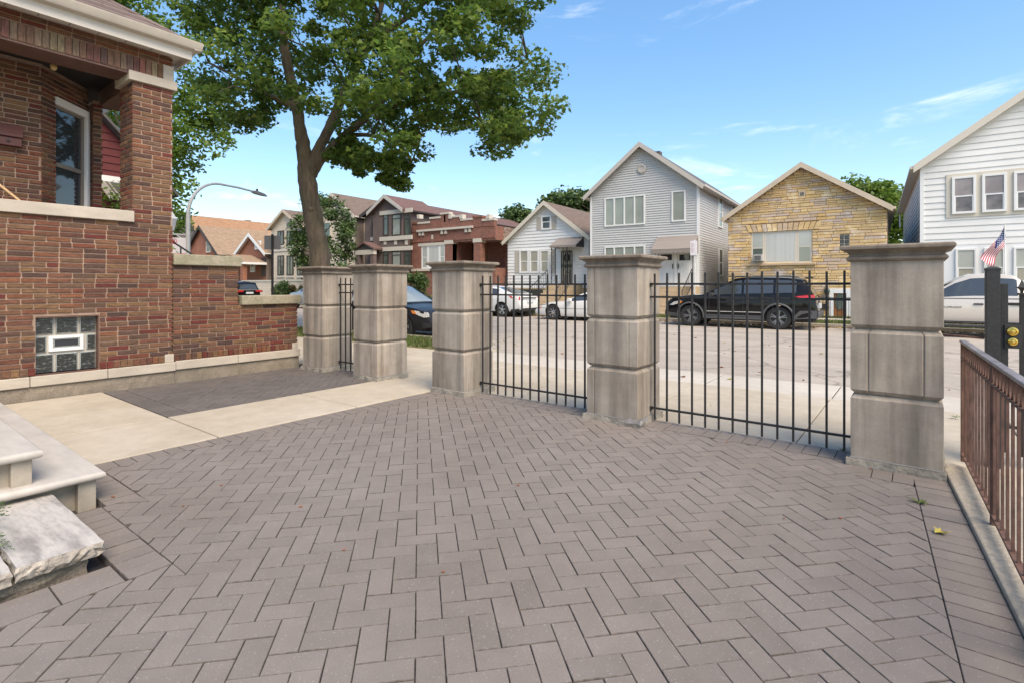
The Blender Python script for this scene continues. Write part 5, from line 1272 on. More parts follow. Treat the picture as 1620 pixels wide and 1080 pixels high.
# ------------------------------------------------------------------ cars
def interp(tab, x): return float(np.interp(x, [t[0] for t in tab], [t[1] for t in tab]))
def car(name, label, cat, loc, rz, L, Wd, axles, wr, belt, roof, gh, sill, paint, glass, wins, shields, rim=None, spokes=5, tw=.76, cladding=None, group=None, lower=None, lamps=True, seams=(), extras=None, nose=.17):
    """x runs from the tail (-L/2) to the nose (+L/2); belt and roof are height profiles along x"""
    t = thing(name, label, cat, loc, rz, group); hw = Wd/2
    ar = wr*1.17
    def plan(x):
        e = abs(x)/(L/2); return 1-(nose if x > 0 else .11)*max(0, (e-.45)/.55)**2.6
    def half(x, z):
        tt = min(1.1, max(0, (z-sill)/(max(.2, interp(belt, x)-sill)))); return hw*plan(x)*(1-.085*(tt-.52)**2*4*.55-(.03 if tt < .15 else 0)*(1-tt/.15))
    def zl(x):
        e = abs(x)/(L/2); b = sill+.10*max(0, (e-.8)/.2)**2
        for a in axles:
            d = abs(x-a)
            if d < ar: b = max(b, wr+math.sqrt(ar*ar-d*d)-.01)
        return b
    xs = set(np.linspace(-L/2, L/2, 49).round(4))
    for a in axles:
        xs |= {round(a+ar*math.cos(q), 4) for q in np.linspace(0, math.pi, 17)} | {round(a+ar+.002, 4), round(a-ar-.002, 4)}
    xs = sorted(x for x in xs if -L/2 <= x <= L/2); NR = 8; vs = []; fs = []
    for x in xs:
        b0, b1 = zl(x), interp(belt, x); col = []
        for k in range(NR+1):
            z = b0+(b1-b0)*k/NR; col.append((x, half(x, z), z))
        yt = col[-1][1]
        top = [(x, yt*q, b1+.035*(1-q*q)) for q in (.8, .4, 0, -.4, -.8)]
        vs += col+top+[(p[0], -p[1], p[2]) for p in reversed(col)]
    n = 2*(NR+1)+5
    for i in range(len(xs)-1):
        for k in range(n-1): fs.append((i*n+k, (i+1)*n+k, (i+1)*n+k+1, i*n+k+1))
    for i in (0, len(xs)-1):
        for k in range(n//2): fs.append((i*n+k, i*n+k+1, i*n+n-2-k, i*n+n-1-k)) if k < n//2-1 else None
    body = MB().add(vs, fs).build('body', paint, t, smooth=True, sharp=38)
    MB().box(-L/2+.15, L/2-.15, -hw+.32, hw-.32, sill-.05, sill+.35).build('underbody', m_plast, t)
    # cabin
    g0, g1 = gh; pa = MB(); gl = MB(); N = 46; cols = []
    TT = [0, .10, .5, .86, 1.0]
    for i in range(N+1):
        x = g0+(g1-g0)*i/N; zb_ = interp(belt, x)-.015; zr_ = max(zb_+.002, interp(roof, x)); yb = half(x, zb_)-.015; yt = min(yb, hw*tw*(1-.06*abs(2*i/N-1)**3)); hh = min(1, (zr_-zb_)/.35); yt = yb+(yt-yb)*hh
        c = [(x, yb+(yt-yb)*q**1.15, zb_+(zr_-zb_)*q) for q in TT]; tp = [(x, yt*q, zr_+.05*(1-q*q)*hh) for q in (.86, .45, 0, -.45, -.86)]
        cols.append(c+tp+[(p[0], -p[1], p[2]) for p in reversed(c)])
    nn = len(cols[0]); nT = len(TT)
    for i in range(N):
        xm = (cols[i][0][0]+cols[i+1][0][0])/2
        for k in range(nn-1):
            side = k in (1, 2) or k in (nn-4, nn-3); top = nT <= k <= nT+3
            isg = (side and any(a < xm < c for a, c in wins) and (cols[i][nT-1][2]-cols[i][0][2]) > .10) or (top and any(a < xm < c for a, c in shields))
            (gl if isg else pa).add([cols[i][k], cols[i+1][k], cols[i+1][k+1], cols[i][k+1]], [(0, 1, 2, 3)])
    def weld(b):
        bm = bmesh.new(); me = bpy.data.meshes.new('t'); me.from_pydata(b.v, [], b.f); bm.from_mesh(me); bmesh.ops.remove_doubles(bm, verts=bm.verts, dist=.0005); bmesh.ops.recalc_face_normals(bm, faces=bm.faces)
        b.v = [tuple(v.co) for v in bm.verts]; bm.verts.index_update(); b.f = [tuple(v.index for v in f.verts) for f in bm.faces]; b.m = [0]*len(b.f); bm.free(); bpy.data.meshes.remove(me); return b
    weld(pa).build('roof', paint, t, smooth=True, sharp=30, recalc=False); weld(gl).build('glass', glass, t, smooth=True, sharp=25, recalc=False)
    # trim lines between glass and paint: seal strip
    def strip(pts, wd, mat, nm, sides=(1, -1), eps=.006, parent=t):
        for s_ in sides:
            b = MB(); v = []
            for (x, z) in pts:
                y = half(x, z)+eps; v.append((x, s_*y, z))
            b.tube(v, wd, 5); b.build(nm, mat, parent)
    for x in seams:
        strip([(x, z) for z in np.linspace(sill+.12, interp(belt, x)-.03, 8)], .006, m_plast, 'door_seam', eps=-.002)
    if lower:
        strip([(x, sill+.03) for x in np.linspace(-L/2*.93, L/2*.93, 40) if all(abs(x-a) > ar for a in axles)] if False else [(x, sill+.05) for x in np.linspace(axles[1]+ar+.02, axles[0]-ar-.02, 16)], lower, cladding or m_plast, 'sill_trim', eps=-.01)
    if cladding:
        for a in axles:
            for s_ in (1, -1):
                b = MB(); P = [(a+(ar+.02)*math.cos(q), wr+(ar+.02)*math.sin(q)) for q in np.linspace(-.15, math.pi+.15, 20)]
                b.tube([(x, s_*(half(x, z)+.0), z) for x, z in P], .036, 6); b.build('arch_trim', cladding, t, smooth=True)
    # wheels
    tm = rm = None
    for a in axles:
        for s_ in (1, -1):
            y0 = s_*(half(a, wr)-.125)
            if tm is None:
                b = MB().lathe([(wr*.66, -.105), (wr*.9, -.112), (wr*.985, -.09), (wr, -.05), (wr, .05), (wr*.985, .09), (wr*.9, .112), (wr*.66, .105)], 36, (0, 0, 0), 'y', 0, False); wo = b.build('wheel', m_tyre, t, smooth=True); tm = wo.data
                r_ = MB(); R = wr*.68
                ri = MB(); ri.lathe([(R, -.10), (R, .095), (R*.93, .098), (R*.90, .06), (R*.90, -.10)], 36, (0, 0, 0), 'y'); ri.lathe([(.07, .02), (.07, .085), (.04, .095), (.001, .096)], 16, (0, 0, 0), 'y')
                for k in range(spokes):
                    for dq in ((-.16, .16) if spokes <= 6 else (0,)):
                        q = 2*math.pi*k/spokes; q2 = q+dq; w_ = .018+.04/spokes
                        p0 = Vector((math.cos(q)*.05, 0, math.sin(q)*.05)); p1 = Vector((math.cos(q2)*R*.93, 0, math.sin(q2)*R*.93)); d = (p1-p0).normalized(); nrm = Vector((-d.z, 0, d.x))*w_
                        ri.hexa([tuple(p0-nrm+Vector((0, .035, 0))), tuple(p0+nrm+Vector((0, .035, 0))), tuple(p1+nrm+Vector((0, .045, 0))), tuple(p1-nrm+Vector((0, .045, 0)))], [tuple(p0-nrm*.8+Vector((0, .085, 0))), tuple(p0+nrm*.8+Vector((0, .085, 0))), tuple(p1+nrm*.8+Vector((0, .088, 0))), tuple(p1-nrm*.8+Vector((0, .088, 0)))])
                ro_ = ri.build('rim', rim or m_alloy, wo, smooth=True, sharp=30); rm = ro_.data
                di = MB().lathe([(R*.95, -.03), (R*.95, .015), (.001, .015)], 24, (0, 0, 0), 'y').build('brake_disc', m_plast, wo); dm = di.data; ws = [(wo, ro_, di)]
            else:
                wo = bpy.data.objects.new('wheel', tm); ro_ = bpy.data.objects.new('rim', rm); di = bpy.data.objects.new('brake_disc', dm)
                for q in (wo, ro_, di): COL.objects.link(q)
                wo.parent = t; ro_.parent = wo; di.parent = wo
            wo.location = (a, y0, wr); wo.rotation_euler = (0, rnd.random()*1.2*s_, 0 if s_ > 0 else math.pi)
    def patch(poly, mat, nm, sides=(1, -1), eps=.010, th=.03, parent=t):
        for s_ in sides:
            P = [(x, z) for x, z in poly]; o_ = [(x, s_*(half(x, z)+eps), z) for x, z in P]; i_ = [(x, s_*(half(x, z)-th), z) for x, z in P]
            MB().rings([i_, o_]).build(nm, mat, parent)
    def mirror(x, z, mat):
        for s_ in (1, -1):
            b = MB(); y = half(x, z); b.rings([[(x+.07, s_*(y+.02), z-.05), (x+.07, s_*(y+.21), z-.04), (x+.05, s_*(y+.22), z+.11), (x+.05, s_*(y+.02), z+.10)], [(x-.09, s_*(y+.03), z-.03), (x-.09, s_*(y+.20), z-.02), (x-.09, s_*(y+.20), z+.10), (x-.09, s_*(y+.03), z+.09)]]); b.build('mirror', mat, t, bevel=.02)
    return t, half, patch, strip, mirror
HD = math.pi
# black SUV
Y = 20.45
t, half, patch, strip, mirror = car('parked_suv', 'black three row SUV with dark wheels and roof rails parked before the yellow stone house', 'car', (-4.03, Y, -.07), HD, 5.0, 1.93, (1.53, -1.36), .385,
    [(-2.5, .62), (-2.47, .95), (-2.35, 1.22), (-1.2, 1.17), (0, 1.135), (.8, 1.13), (1.05, 1.14), (1.6, 1.11), (2.0, 1.06), (2.25, .99), (2.42, .84), (2.5, .55)],
    [(-2.42, 1.12), (-2.22, 1.45), (-2.05, 1.66), (-1.6, 1.72), (-.4, 1.755), (.02, 1.71), (.42, 1.50), (1.10, 1.14)], (-2.42, 1.09), .30, m_cblack, m_carglass,
    [(-1.88, -1.30), (-1.2, -.32), (-.22, .70)], [(.12, 1.0), (-2.36, -2.16)], rim=m_alloyd, spokes=5, cladding=m_clad, lower=.06, seams=(.86, -.27, -1.2))
patch([(-2.43, 1.0), (-2.41, 1.17), (-2.15, 1.16), (-1.86, 1.11), (-2.1, 1.03)], m_red, 'tail_light', eps=.030)
patch([(2.30, .76), (2.14, .87), (1.85, .93), (1.95, .82), (2.2, .74)], m_lamp, 'headlight', eps=.014); patch([(2.02, .80), (1.86, .90), (1.80, .90), (1.9, .79)], m_amber, 'indicator', eps=.016)
mirror(.78, 1.12, m_plast)
for x in (.05, -1.10): patch([(x, .93), (x+.22, .93), (x+.22, .965), (x, .965)], m_black, 'door_handle', eps=.03)
strip([(x, .56) for x in np.linspace(-.9, 1.0, 10)], .010, m_galv, 'door_moulding', eps=.006); strip([(x, .42) for x in np.linspace(-.9, 1.0, 10)], .03, m_clad, 'rocker_panel', eps=-.006)
for s_ in (1, -1): MB().tube([(.35, s_*.67, 1.74), (.25, s_*.67, 1.80), (-1.7, s_*.67, 1.79), (-1.85, s_*.67, 1.73)], .022, 6).build('roof_rail', m_clad, t)
patch([(-2.49, .40), (-2.47, .66), (-2.0, .64), (-1.86, .50), (-1.84, .36)], m_clad, 'bumper_trim', eps=.012); patch([(2.47, .36), (2.46, .50), (2.05, .46), (2.0, .33)], m_clad, 'bumper_trim', eps=.012)
MB().box(-2.53, -2.47, -.27, .27, .72, .88).build('number_plate', m_plate, t); MB().box(-2.55, -2.44, -.85, .85, .42, .60).build('rear_bumper', m_clad, t, bevel=.03)
MB().box(-2.50, -2.43, -.66, .66, 1.0, 1.06).build('tailgate_trim', m_plast, t); MB().box(-2.35, -2.1, -.55, .55, 1.70, 1.745).build('rear_spoiler', m_cblack, t, bevel=.015)
# white sedan, low white coupe
t, half, patch, strip, mirror = car('parked_sedan', 'white sedan seen from behind its rear wheel, parked ahead of the low white coupe', 'car', (-15.85, 21.02, -.07), HD, 4.85, 1.86, (1.43, -1.40), .335,
    [(-2.42, .55), (-2.40, .86), (-2.30, 1.00), (-1.9, 1.02), (-1.0, .98), (.8, .93), (1.3, .90), (2.0, .80), (2.3, .68), (2.42, .5)],
    [(-2.15, 1.01), (-1.6, 1.18), (-.9, 1.38), (-.2, 1.455), (.2, 1.43), (.7, 1.24), (1.35, .92)], (-2.1, 1.32), .26, m_cwhite, m_carglass, [(-1.15, -.35), (-.25, .85)], [(.3, 1.2), (-1.95, -.95)], seams=(.9, -.3, -1.15), tw=.70)
patch([(-2.38, .80), (-2.36, .95), (-1.80, .99), (-1.95, .89)], m_red, 'tail_light', eps=.012); MB().box(-2.44, -2.38, -.60, .60, .89, .92).build('tail_trim', m_plast, t)
MB().box(-2.45, -2.38, -.27, .27, .66, .80).build('number_plate', m_plate, t); MB().box(-2.44, -2.25, -.80, .80, .28, .42).build('rear_diffuser', m_plast, t, bevel=.03)
patch([(-2.40, .27), (-2.38, .40), (-1.95, .36), (-1.85, .26)], m_plast, 'bumper_trim'); mirror(.95, .98, m_cwhite)
for x in (.05, -1.0): patch([(x, .83), (x+.2, .83), (x+.2, .855), (x, .855)], m_cwhite, 'door_handle', eps=.02)
t, half, patch, strip, mirror = car('parked_coupe', 'low white sports coupe with polished wheels, its rear hidden by the stone pillar', 'car', (-10.12, 20.55, -.07), HD, 4.5, 1.82, (1.30, -1.16), .325,
    [(-2.25, .50), (-2.22, .85), (-2.0, .90), (-.9, .84), (.4, .80), (.9, .78), (1.5, .735), (2.0, .60), (2.25, .42)],
    [(-2.1, .89), (-1.2, 1.05), (-.5, 1.17), (-.1, 1.17), (.2, 1.06), (.75, .80)], (-2.05, .72), .17, m_cwhite, m_carglass, [(-1.2, -.55), (-.45, .45)], [(0, .65), (-1.9, -.65)], seams=(.62, -.52), tw=.62, rim=m_alloy, spokes=8)
strip([(x, .50) for x in np.linspace(-2.2, 2.2, 30)], .007, m_plast, 'side_line', eps=.0); patch([(2.16, .46), (2.13, .52), (1.88, .55), (1.9, .48)], m_amber, 'marker_lamp', eps=.008); mirror(.45, .83, m_cwhite)
patch([(2.0, .58), (1.94, .615), (1.6, .68), (1.62, .66)], m_plast, 'lamp_cover', eps=.006)
# beige pickup
t, half, patch, strip, mirror = car('parked_pickup', 'pale beige pickup truck between the nearest stone pillar and the black gate post', 'pickup truck', (2.42, 20.45, -.07), HD, 5.4, 1.90, (1.75, -1.50), .39,
    [(-2.7, .60), (-2.68, 1.12), (-1.0, 1.14), (.9, 1.12), (1.2, 1.10), (2.2, 1.04), (2.55, .95), (2.7, .6)],
    [(-1.02, 1.14), (-.86, 1.60), (-.7, 1.74), (-.2, 1.78), (.2, 1.76), (.55, 1.60), (1.22, 1.10)], (-1.0, 1.22), .42, m_cbeige, m_carglass, [(-.75, -.22), (-.12, .98)], [(.3, 1.12), (-1.0, -.85)], seams=(1.0, -.17, -.85), tw=.80)
mirror(.92, 1.12, m_plast)
for x in (-.05, -.80): patch([(x, .93), (x+.2, .935), (x+.2, .975), (x, .97)], m_black, 'door_handle', eps=.035)
for s_ in (1, -1): MB().box(-1.05, 1.2, s_*.93-.10, s_*.93+.10, .30, .37).build('running_board', m_plast, t, bevel=.02)
strip([(x, 1.105) for x in np.linspace(-.8, 1.02, 14)], .011, m_plast, 'window_seal', eps=.002); strip([(x, .45) for x in np.linspace(-1, 1.2, 14)], .02, m_plast, 'sill_trim', eps=0.0)
cu = bpy.data.curves.new('badge', 'FONT'); cu.body = 'COLORADO'; cu.size = .068; cu.extrude = .003; to = bpy.data.objects.new('badge', cu); COL.objects.link(to)
dg = bpy.context.evaluated_depsgraph_get(); me = bpy.data.meshes.new_from_object(to.evaluated_get(dg)); bpy.data.objects.remove(to); me.materials.clear(); me.materials.append(m_letter)
to = bpy.data.objects.new('badge', me); COL.objects.link(to); to.parent = t; to.scale = (1.35, 1, 1); to.location = (.93, half(.7, .86)+.006, .835); to.rotation_euler = (rad(88), 0, math.pi)
# dark compact on the near side
t, half, patch, strip, mirror = car('dark_sedan', 'charcoal compact sedan at the near kerb, its nose showing between two stone pillars', 'car', (-12.35, 11.45, -.07), 0, 4.55, 1.76, (1.30, -1.30), .32,
    [(-2.27, .5), (-2.25, .9), (-2.1, 1.0), (-1.0, .97), (.7, .93), (1.0, .92), (1.7, .83), (2.05, .74), (2.2, .62), (2.27, .45)],
    [(-2.0, 1.0), (-1.5, 1.22), (-.9, 1.42), (-.2, 1.465), (.2, 1.42), (.55, 1.25), (1.12, .93)], (-1.95, 1.10), .22, m_cgrey, m_carglass2, [(-1.05, -.2), (-.1, .7)], [(.2, 1.03), (-1.85, -1.0)], seams=(.75, -.15), tw=.70)
patch([(2.20, .60), (2.12, .72), (1.70, .77), (1.80, .66), (2.05, .58)], m_lamp, 'headlight', eps=.012); patch([(1.82, .66), (1.72, .76), (1.60, .77), (1.66, .69)], m_amber, 'indicator', eps=.014)
patch([(2.25, .30), (2.24, .44), (2.0, .42), (1.95, .28)], m_plast, 'fog_recess', eps=.006); MB().box(2.2, 2.285, -.5, .5, .30, .42).build('grille', m_plast, t); MB().tube([(1.08, .55, .955), (1.0, 0, .97), (1.08, -.6, .955)], .012, 5).build('wiper', m_plast, t); mirror(.72, .98, m_cgrey)
# far left cars
suvb = [(-2.4, .62), (-2.37, .95), (-2.28, 1.08), (-1.2, 1.06), (.9, 1.02), (1.8, .98), (2.2, .88), (2.4, .5)]
suvr = [(-2.34, 1.06), (-2.15, 1.45), (-2.0, 1.66), (-1.5, 1.74), (-.3, 1.76), (.2, 1.70), (.55, 1.48), (1.3, 1.02)]
t, half, patch, strip, mirror = car('distant_suv', 'dark SUV seen from behind with red tail lamps above the low garden wall', 'car', (-40.1, 20.9, -.07), HD, 4.8, 1.95, (1.45, -1.35), .37, suvb, suvr, (-2.34, 1.28), .30, m_cblack, m_carglass, [(-1.95, -1.2), (-1.1, -.3), (-.2, .9)], [(.25, 1.2), (-2.33, -2.08)], tw=.74)
for s_ in (1, -1): MB().box(-2.46, -2.30, s_*.72-.26, s_*.72+.24, .98, 1.12).build('tail_light', m_red, t, bevel=.02)
MB().box(-2.44, -2.36, -.75, .75, 1.12, 1.18).build('tailgate_trim', m_alloy, t); MB().box(-2.46, -2.40, -.27, .27, .86, 1.0).build('number_plate', m_plate, t)
t, half, patch, strip, mirror = car('far_hatchback', 'dark car parked beyond the distant SUV, mostly hidden by the garden wall', 'car', (-46.6, 21.1, -.07), HD, 4.5, 1.85, (1.4, -1.3), .34, suvb, [(x, z-.12) for x, z in suvr], (-2.34, 1.28), .28, m_csilver, m_carglass, [(-1.95, -1.2), (-1.1, -.3), (-.2, .9)], [(.25, 1.2), (-2.33, -2.08)], tw=.74)
t, half, patch, strip, mirror = car('blue_grey_car', 'grey blue car whose nose shows left of the leftmost stone pillar', 'car', (-29.35, 20.9, -.07), HD, 4.6, 1.88, (1.45, -1.3), .345, [(-2.3, .6), (-2.2, 1.05), (.9, 1.06), (1.4, 1.04), (1.9, .98), (2.15, .86), (2.3, .55)], [(-2.2, 1.06), (-1.9, 1.5), (-1, 1.62), (0, 1.62), (.4, 1.48), (1.2, 1.04)], (-2.2, 1.2), .28, m_cblue, m_carglass, [(-1.8, -.9), (-.8, .8)], [(.3, 1.1), (-2.1, -1.8)], tw=.74)
patch([(2.2, .74), (2.1, .86), (1.75, .94), (1.85, .82)], m_lamp, 'headlight', eps=.012)

# ------------------------------------------------------------------ street furniture
P = WORLD.hit(297.5, 452, 1, 9.4); t = thing('street_lamp', 'pale grey curved street lamp rising behind the garden wall', 'street lamp', (P.x, 9.4, 0))
zt = WORLD.hit(330, 276, 1, 9.4).z
path = [(0, 0, 0), (0, 0, zt-1.6)]
for q in np.linspace(0, math.pi/2, 12)[1:]: path.append((0, 1.15*(1-math.cos(q)), zt-1.35+1.35*math.sin(q)))
path += [(.0, 1.9, zt-.03), (0, 2.55, zt-.10)]
MB().tube(path, [.085, .075]+[.065-.002*i for i in range(len(path)-2)], 12).build('pole', m_galv, t, smooth=True)
b = MB(); zz = zt-.12
b.rings([[(-.05, 2.45, zz-.03), (.05, 2.45, zz-.03), (.05, 2.45, zz+.05), (-.05, 2.45, zz+.05)], [(-.13, 2.62, zz-.06), (.13, 2.62, zz-.06), (.11, 2.62, zz+.07), (-.11, 2.62, zz+.07)], [(-.13, 2.95, zz-.10), (.13, 2.95, zz-.10), (.10, 2.95, zz+.0), (-.10, 2.95, zz+.0)], [(-.04, 3.12, zz-.11), (.04, 3.12, zz-.11), (.03, 3.12, zz-.07), (-.03, 3.12, zz-.07)]])
b.build('lamp_head', m_signback, t, bevel=.015); MB().lathe([(.045, 0), (.045, .08), (.02, .10)], 10, (0, 2.68, zz+.06)).build('sensor', m_black, t)
P2_ = WORLD.hit(268, 372, 1, 9.0); d = Vector((P2_.x-P.x, 9.0-9.4, 0)); zl_ = WORLD.hit(297, 372, 1, 9.4).z
MB().tube([(0, 0, zl_), (d.x*1.15, d.y*1.15, zl_+.03)], .03, 8).build('side_bracket', m_galv, t); MB().tube([(0, 0, zl_-.35), (d.x*.6, d.y*.6, zl_)], .022, 8).build('brace', m_galv, t)
lx, ly = d.x*1.0, d.y*1.0
b = MB().lathe([(.05, zl_+.0), (.08, zl_+.12), (.17, zl_+.18), (.25, zl_+.55), (.27, zl_+.60), (.20, zl_+.70), (.06, zl_+.95), (.02, zl_+1.0)], 8, (lx, ly, 0)); b.build('lantern', m_white, t)
# parking sign on the lamp post
sg = thing('parking_sign', 'white and red no parking sign fixed to the curved street lamp', 'sign', (P.x, 9.4, 0), rad(58))
q0, q1 = WORLD.hit(272, 379, 1, 9.3), WORLD.hit(272, 405.5, 1, 9.3)
W_ = .62; zc0, zc1 = q1.z, q0.z
MB().box(-W_-.05, -.06, -.012, .012, zc0, zc1).build('panel', m_signw, sg, bevel=.01)
cx_, cz_ = -.45, zc1-.13
b = MB(); n = 28; R0, R1 = .085, .105
vs = [(cx_+r_*math.cos(2*math.pi*k/n), y_, cz_+r_*math.sin(2*math.pi*k/n)) for r_, y_ in ((R0, -.013), (R0, -.016), (R1, -.016), (R1, -.013)) for k in range(n)]
b.add(vs, [(r_*n+k, r_*n+(k+1) % n, (r_+1)*n+(k+1) % n, (r_+1)*n+k) for r_ in range(3) for k in range(n)]); b.hexa([(cx_-.075, -.0155, cz_+.055), (cx_-.055, -.0155, cz_+.075), (cx_+.075, -.0155, cz_-.055), (cx_+.055, -.0155, cz_-.075)], [(cx_-.075, -.017, cz_+.055), (cx_-.055, -.017, cz_+.075), (cx_+.075, -.017, cz_-.055), (cx_+.055, -.017, cz_-.075)])
b.build('no_parking_symbol', m_signr, sg)
b = MB(); b.box(cx_-.04, cx_-.02, -.0152, -.013, cz_-.055, cz_+.055); b.box(cx_-.02, cx_+.03, -.0152, -.013, cz_+.035, cz_+.055); b.box(cx_-.02, cx_+.03, -.0152, -.013, cz_-.01, cz_+.008); b.box(cx_+.018, cx_+.036, -.0152, -.013, cz_-.0, cz_+.045); b.build('letter_p', m_letter, sg)
MB().box(-W_-.03, -.08, -.014, -.012, zc0+.01, zc0+.06).build('red_band', m_signr, sg)
b = MB(); b.tube([tuple(WORLD.hit(258, 373, 1, 5.9)), tuple(WORLD.hit(312, 408, 1, 6.3))], .022, 8)
a0 = WORLD.hit(286, 392, 1, 6.1); b.tube([tuple(a0), (a0.x, a0.y, a0.z-.9)], .018, 6); a0 = WORLD.hit(310, 407, 1, 6.28); b.tube([tuple(a0), (a0.x, a0.y, 0)], .018, 6)
tag(b.build('black_handrail', m_black), 'black sloping handrail just behind the taller garden wall', 'handrail')
P = WORLD.hit(431, 452, 1, 9.2); t = thing('street_sign', 'grey back of a street sign on a black post beyond the low garden wall', 'sign', (P.x, 9.2, 0), rad(38))
zt = WORLD.hit(431, 371, 1, 9.2).z
MB().box(-.028, .028, -.028, .028, -.1, zt).build('post', m_black, t); MB().box(-.26, .24, .03, .04, WORLD.hit(431, 395, 1, 9.2).z, WORLD.hit(431, 373, 1, 9.2).z).build('panel', m_signback, t, bevel=.008)
P = WORLD.hit(1098.5, 452, 1, 22.2); t = thing('permit_sign', 'narrow white and pink parking sign on a post before the two white doors', 'sign', (P.x, 22.2, 0), 0)
z0, z1 = WORLD.hit(1098, 404.5, 1, 22.2).z, WORLD.hit(1098, 381.5, 1, 22.2).z
MB().tube([(.0, .02, -.1), (0, .02, z1+.05)], .03, 8).build('post', m_galv, t); MB().box(-.16, .12, -.03, -.012, z0, z1).build('panel', m_signw, t, bevel=.008)
r = random.Random(8); b = MB()
for k in range(10):
    z = z1-.1-k*(z1-z0-.2)/10; b.box(-.12, -.12+r.uniform(.05, .15), -.032, -.03, z-.008, z+.008)
b.build('red_print', M('faded_print', (.52, .30, .34), .6), t)

# ------------------------------------------------------------------ trees, hedges, leaves
NR_ = np.random.RandomState(4)
LEAF = np.array([(0,-.10),(.12,-.06),(.34,-.20),(.30,.02),(.52,.16),(.26,.24),(.20,.36),(0,.62),(-.20,.36),(-.26,.24),(-.52,.16),(-.30,.02),(-.34,-.20),(-.12,-.06)])
LEAF_S = np.array([(0,-.5),(.3,-.1),(.22,.25),(0,.55),(-.22,.25),(-.3,-.1)])
def leaves(name, cen, rad_, per, size, mat, parent=None, shape=LEAF, flat=.55, droop=.25, seed=0):
    R = np.random.RandomState(seed); n = len(cen)*per; c = np.repeat(np.array(cen), per, 0); rr = np.repeat(np.array(rad_), per)
    d = R.normal(size=(n, 3)); d /= np.linalg.norm(d, axis=1)[:, None]; d *= (R.rand(n)**.45)[:, None]*rr[:, None]; d[:, 2] *= flat
    p = c+d
    nm = R.normal(size=(n, 3))*.75; nm[:, 2] += 1.0; nm += d/np.maximum(rr[:, None], .01)*.5; nm /= np.linalg.norm(nm, axis=1)[:, None]
    a = R.normal(size=(n, 3)); a[:, 2] -= droop; a -= nm*(a*nm).sum(1)[:, None]; a /= np.linalg.norm(a, axis=1)[:, None]; b = np.cross(nm, a)
    s = size*(.65+.7*R.rand(n)); k = len(shape)
    curl = -.25*np.abs(shape[:, 0])
    v = p[:, None, :]+(b[:, None, :]*shape[None, :, 0, None]+a[:, None, :]*shape[None, :, 1, None]+nm[:, None, :]*curl[None, :, None])*s[:, None, None]
    me = bpy.data.meshes.new(name); me.vertices.add(n*k); me.vertices.foreach_set('co', v.reshape(-1).astype(np.float32)); me.loops.add(n*k); me.loops.foreach_set('vertex_index', np.arange(n*k, dtype=np.int32))
    me.polygons.add(n); me.polygons.foreach_set('loop_start', np.arange(0, n*k, k, dtype=np.int32)); me.polygons.foreach_set('loop_total', np.full(n, k, dtype=np.int32)); me.materials.append(mat); me.update(); me.validate()
    o = bpy.data.objects.new(name, me); COL.objects.link(o); o['kind'] = 'stuff'
    if parent: o.parent = parent
    return o
def inpoly(x, y, P):
    c = False; n = len(P)
    for i in range(n):
        x1, y1 = P[i]; x2, y2 = P[(i+1) % n]
        if (y1 > y) != (y2 > y) and x < (x2-x1)*(y-y1)/(y2-y1)+x1: c = not c
    return c
def at(px, py, f):                          # point at forward distance f along a pixel ray
    d = ray(px, py); return Vector((0, 0, H))+d*f
# the big maple on the near parkway
TX, TY = -13.15, 9.45; fT = 13.15*ST+9.45*CT
mt_ = thing('maple_tree', 'large leafy maple with a leaning mossy trunk beyond the stone pillars', 'tree', (TX, TY, 0))
o0 = Vector((TX, TY, 0))
def spline(P, Rr, k=5):
    P = [Vector(p) for p in P]; Q = [P[0]*2-P[1]]+P+[P[-1]*2-P[-2]]; o_, q_ = [], []
    for i in range(1, len(Q)-2):
        for j in range(k):
            t_ = j/k; a, b_, c, d = Q[i-1:i+3]
            w_ = Vector((rnd.uniform(-1, 1), rnd.uniform(-1, 1), rnd.uniform(-1, 1)))*.018
            o_.append(tuple(.5*((2*b_)+(c-a)*t_+(2*a-5*b_+4*c-d)*t_*t_+(3*b_-a-3*c+d)*t_**3)+w_)); q_.append((Rr[i-1]+(Rr[i]-Rr[i-1])*t_)*rnd.uniform(.96, 1.05))
    return o_+[tuple(P[-1])], q_+[Rr[-1]]
def pt(px, py, df=0): return at(px, py, fT+df)-o0
tr = [pt(511, 470), pt(508, 430), pt(502, 380), pt(493, 330), pt(486, 285), pt(481, 240), pt(475, 205)]
tr[0].z = -.2; b = MB(); b.tube(*spline(tr, [.36, .29, .265, .26, .25, .20, .17]), 16)
b.sphere(tuple(pt(492, 331, -.22)), .09, 10); b.build('trunk', m_bark, mt_, smooth=True)
limbs = [([(476, 208), (466, 150), (452, 90), (447, 30), (455, -60)], [.165, .15, .13, .10, .05], 0.3), ([(488, 268), (505, 235), (525, 195), (548, 140), (572, 85), (600, 20), (620, -70)], [.20, .15, .15, .13, .12, .08, .04], 1.0), ([(491, 275), (512, 246), (545, 215), (575, 190), (610, 150), (650, 95), (690, 40)], [.20, .12, .115, .10, .09, .07, .03], -.9),
    ([(547, 214), (590, 215), (625, 235), (650, 260)], [.07, .05, .035, .015], -1.2), ([(470, 170), (420, 150), (370, 120), (330, 100)], [.09, .07, .05, .02], -.6), ([(590, 175), (660, 160), (740, 140), (800, 115), (835, 95)], [.08, .07, .05, .03, .008], -1.0), ([(575, 80), (640, 30), (700, -15), (760, -50)], [.09, .08, .04, .01], 1.5), ([(450, 60), (400, 20), (350, -20)], [.09, .06, .03], .8), ([(700, 150), (760, 190), (800, 225)], [.04, .03, .01], -1.2), ([(540, 160), (560, 130), (620, 110)], [.07, .05, .02], 2.2)]
for pth, rr, df in limbs:
    MB().tube(*spline([pt(x, y, df*i/max(1, len(pth)-1)) for i, (x, y) in enumerate(pth)], rr), 10).build('limb', m_bark, mt_, smooth=True)
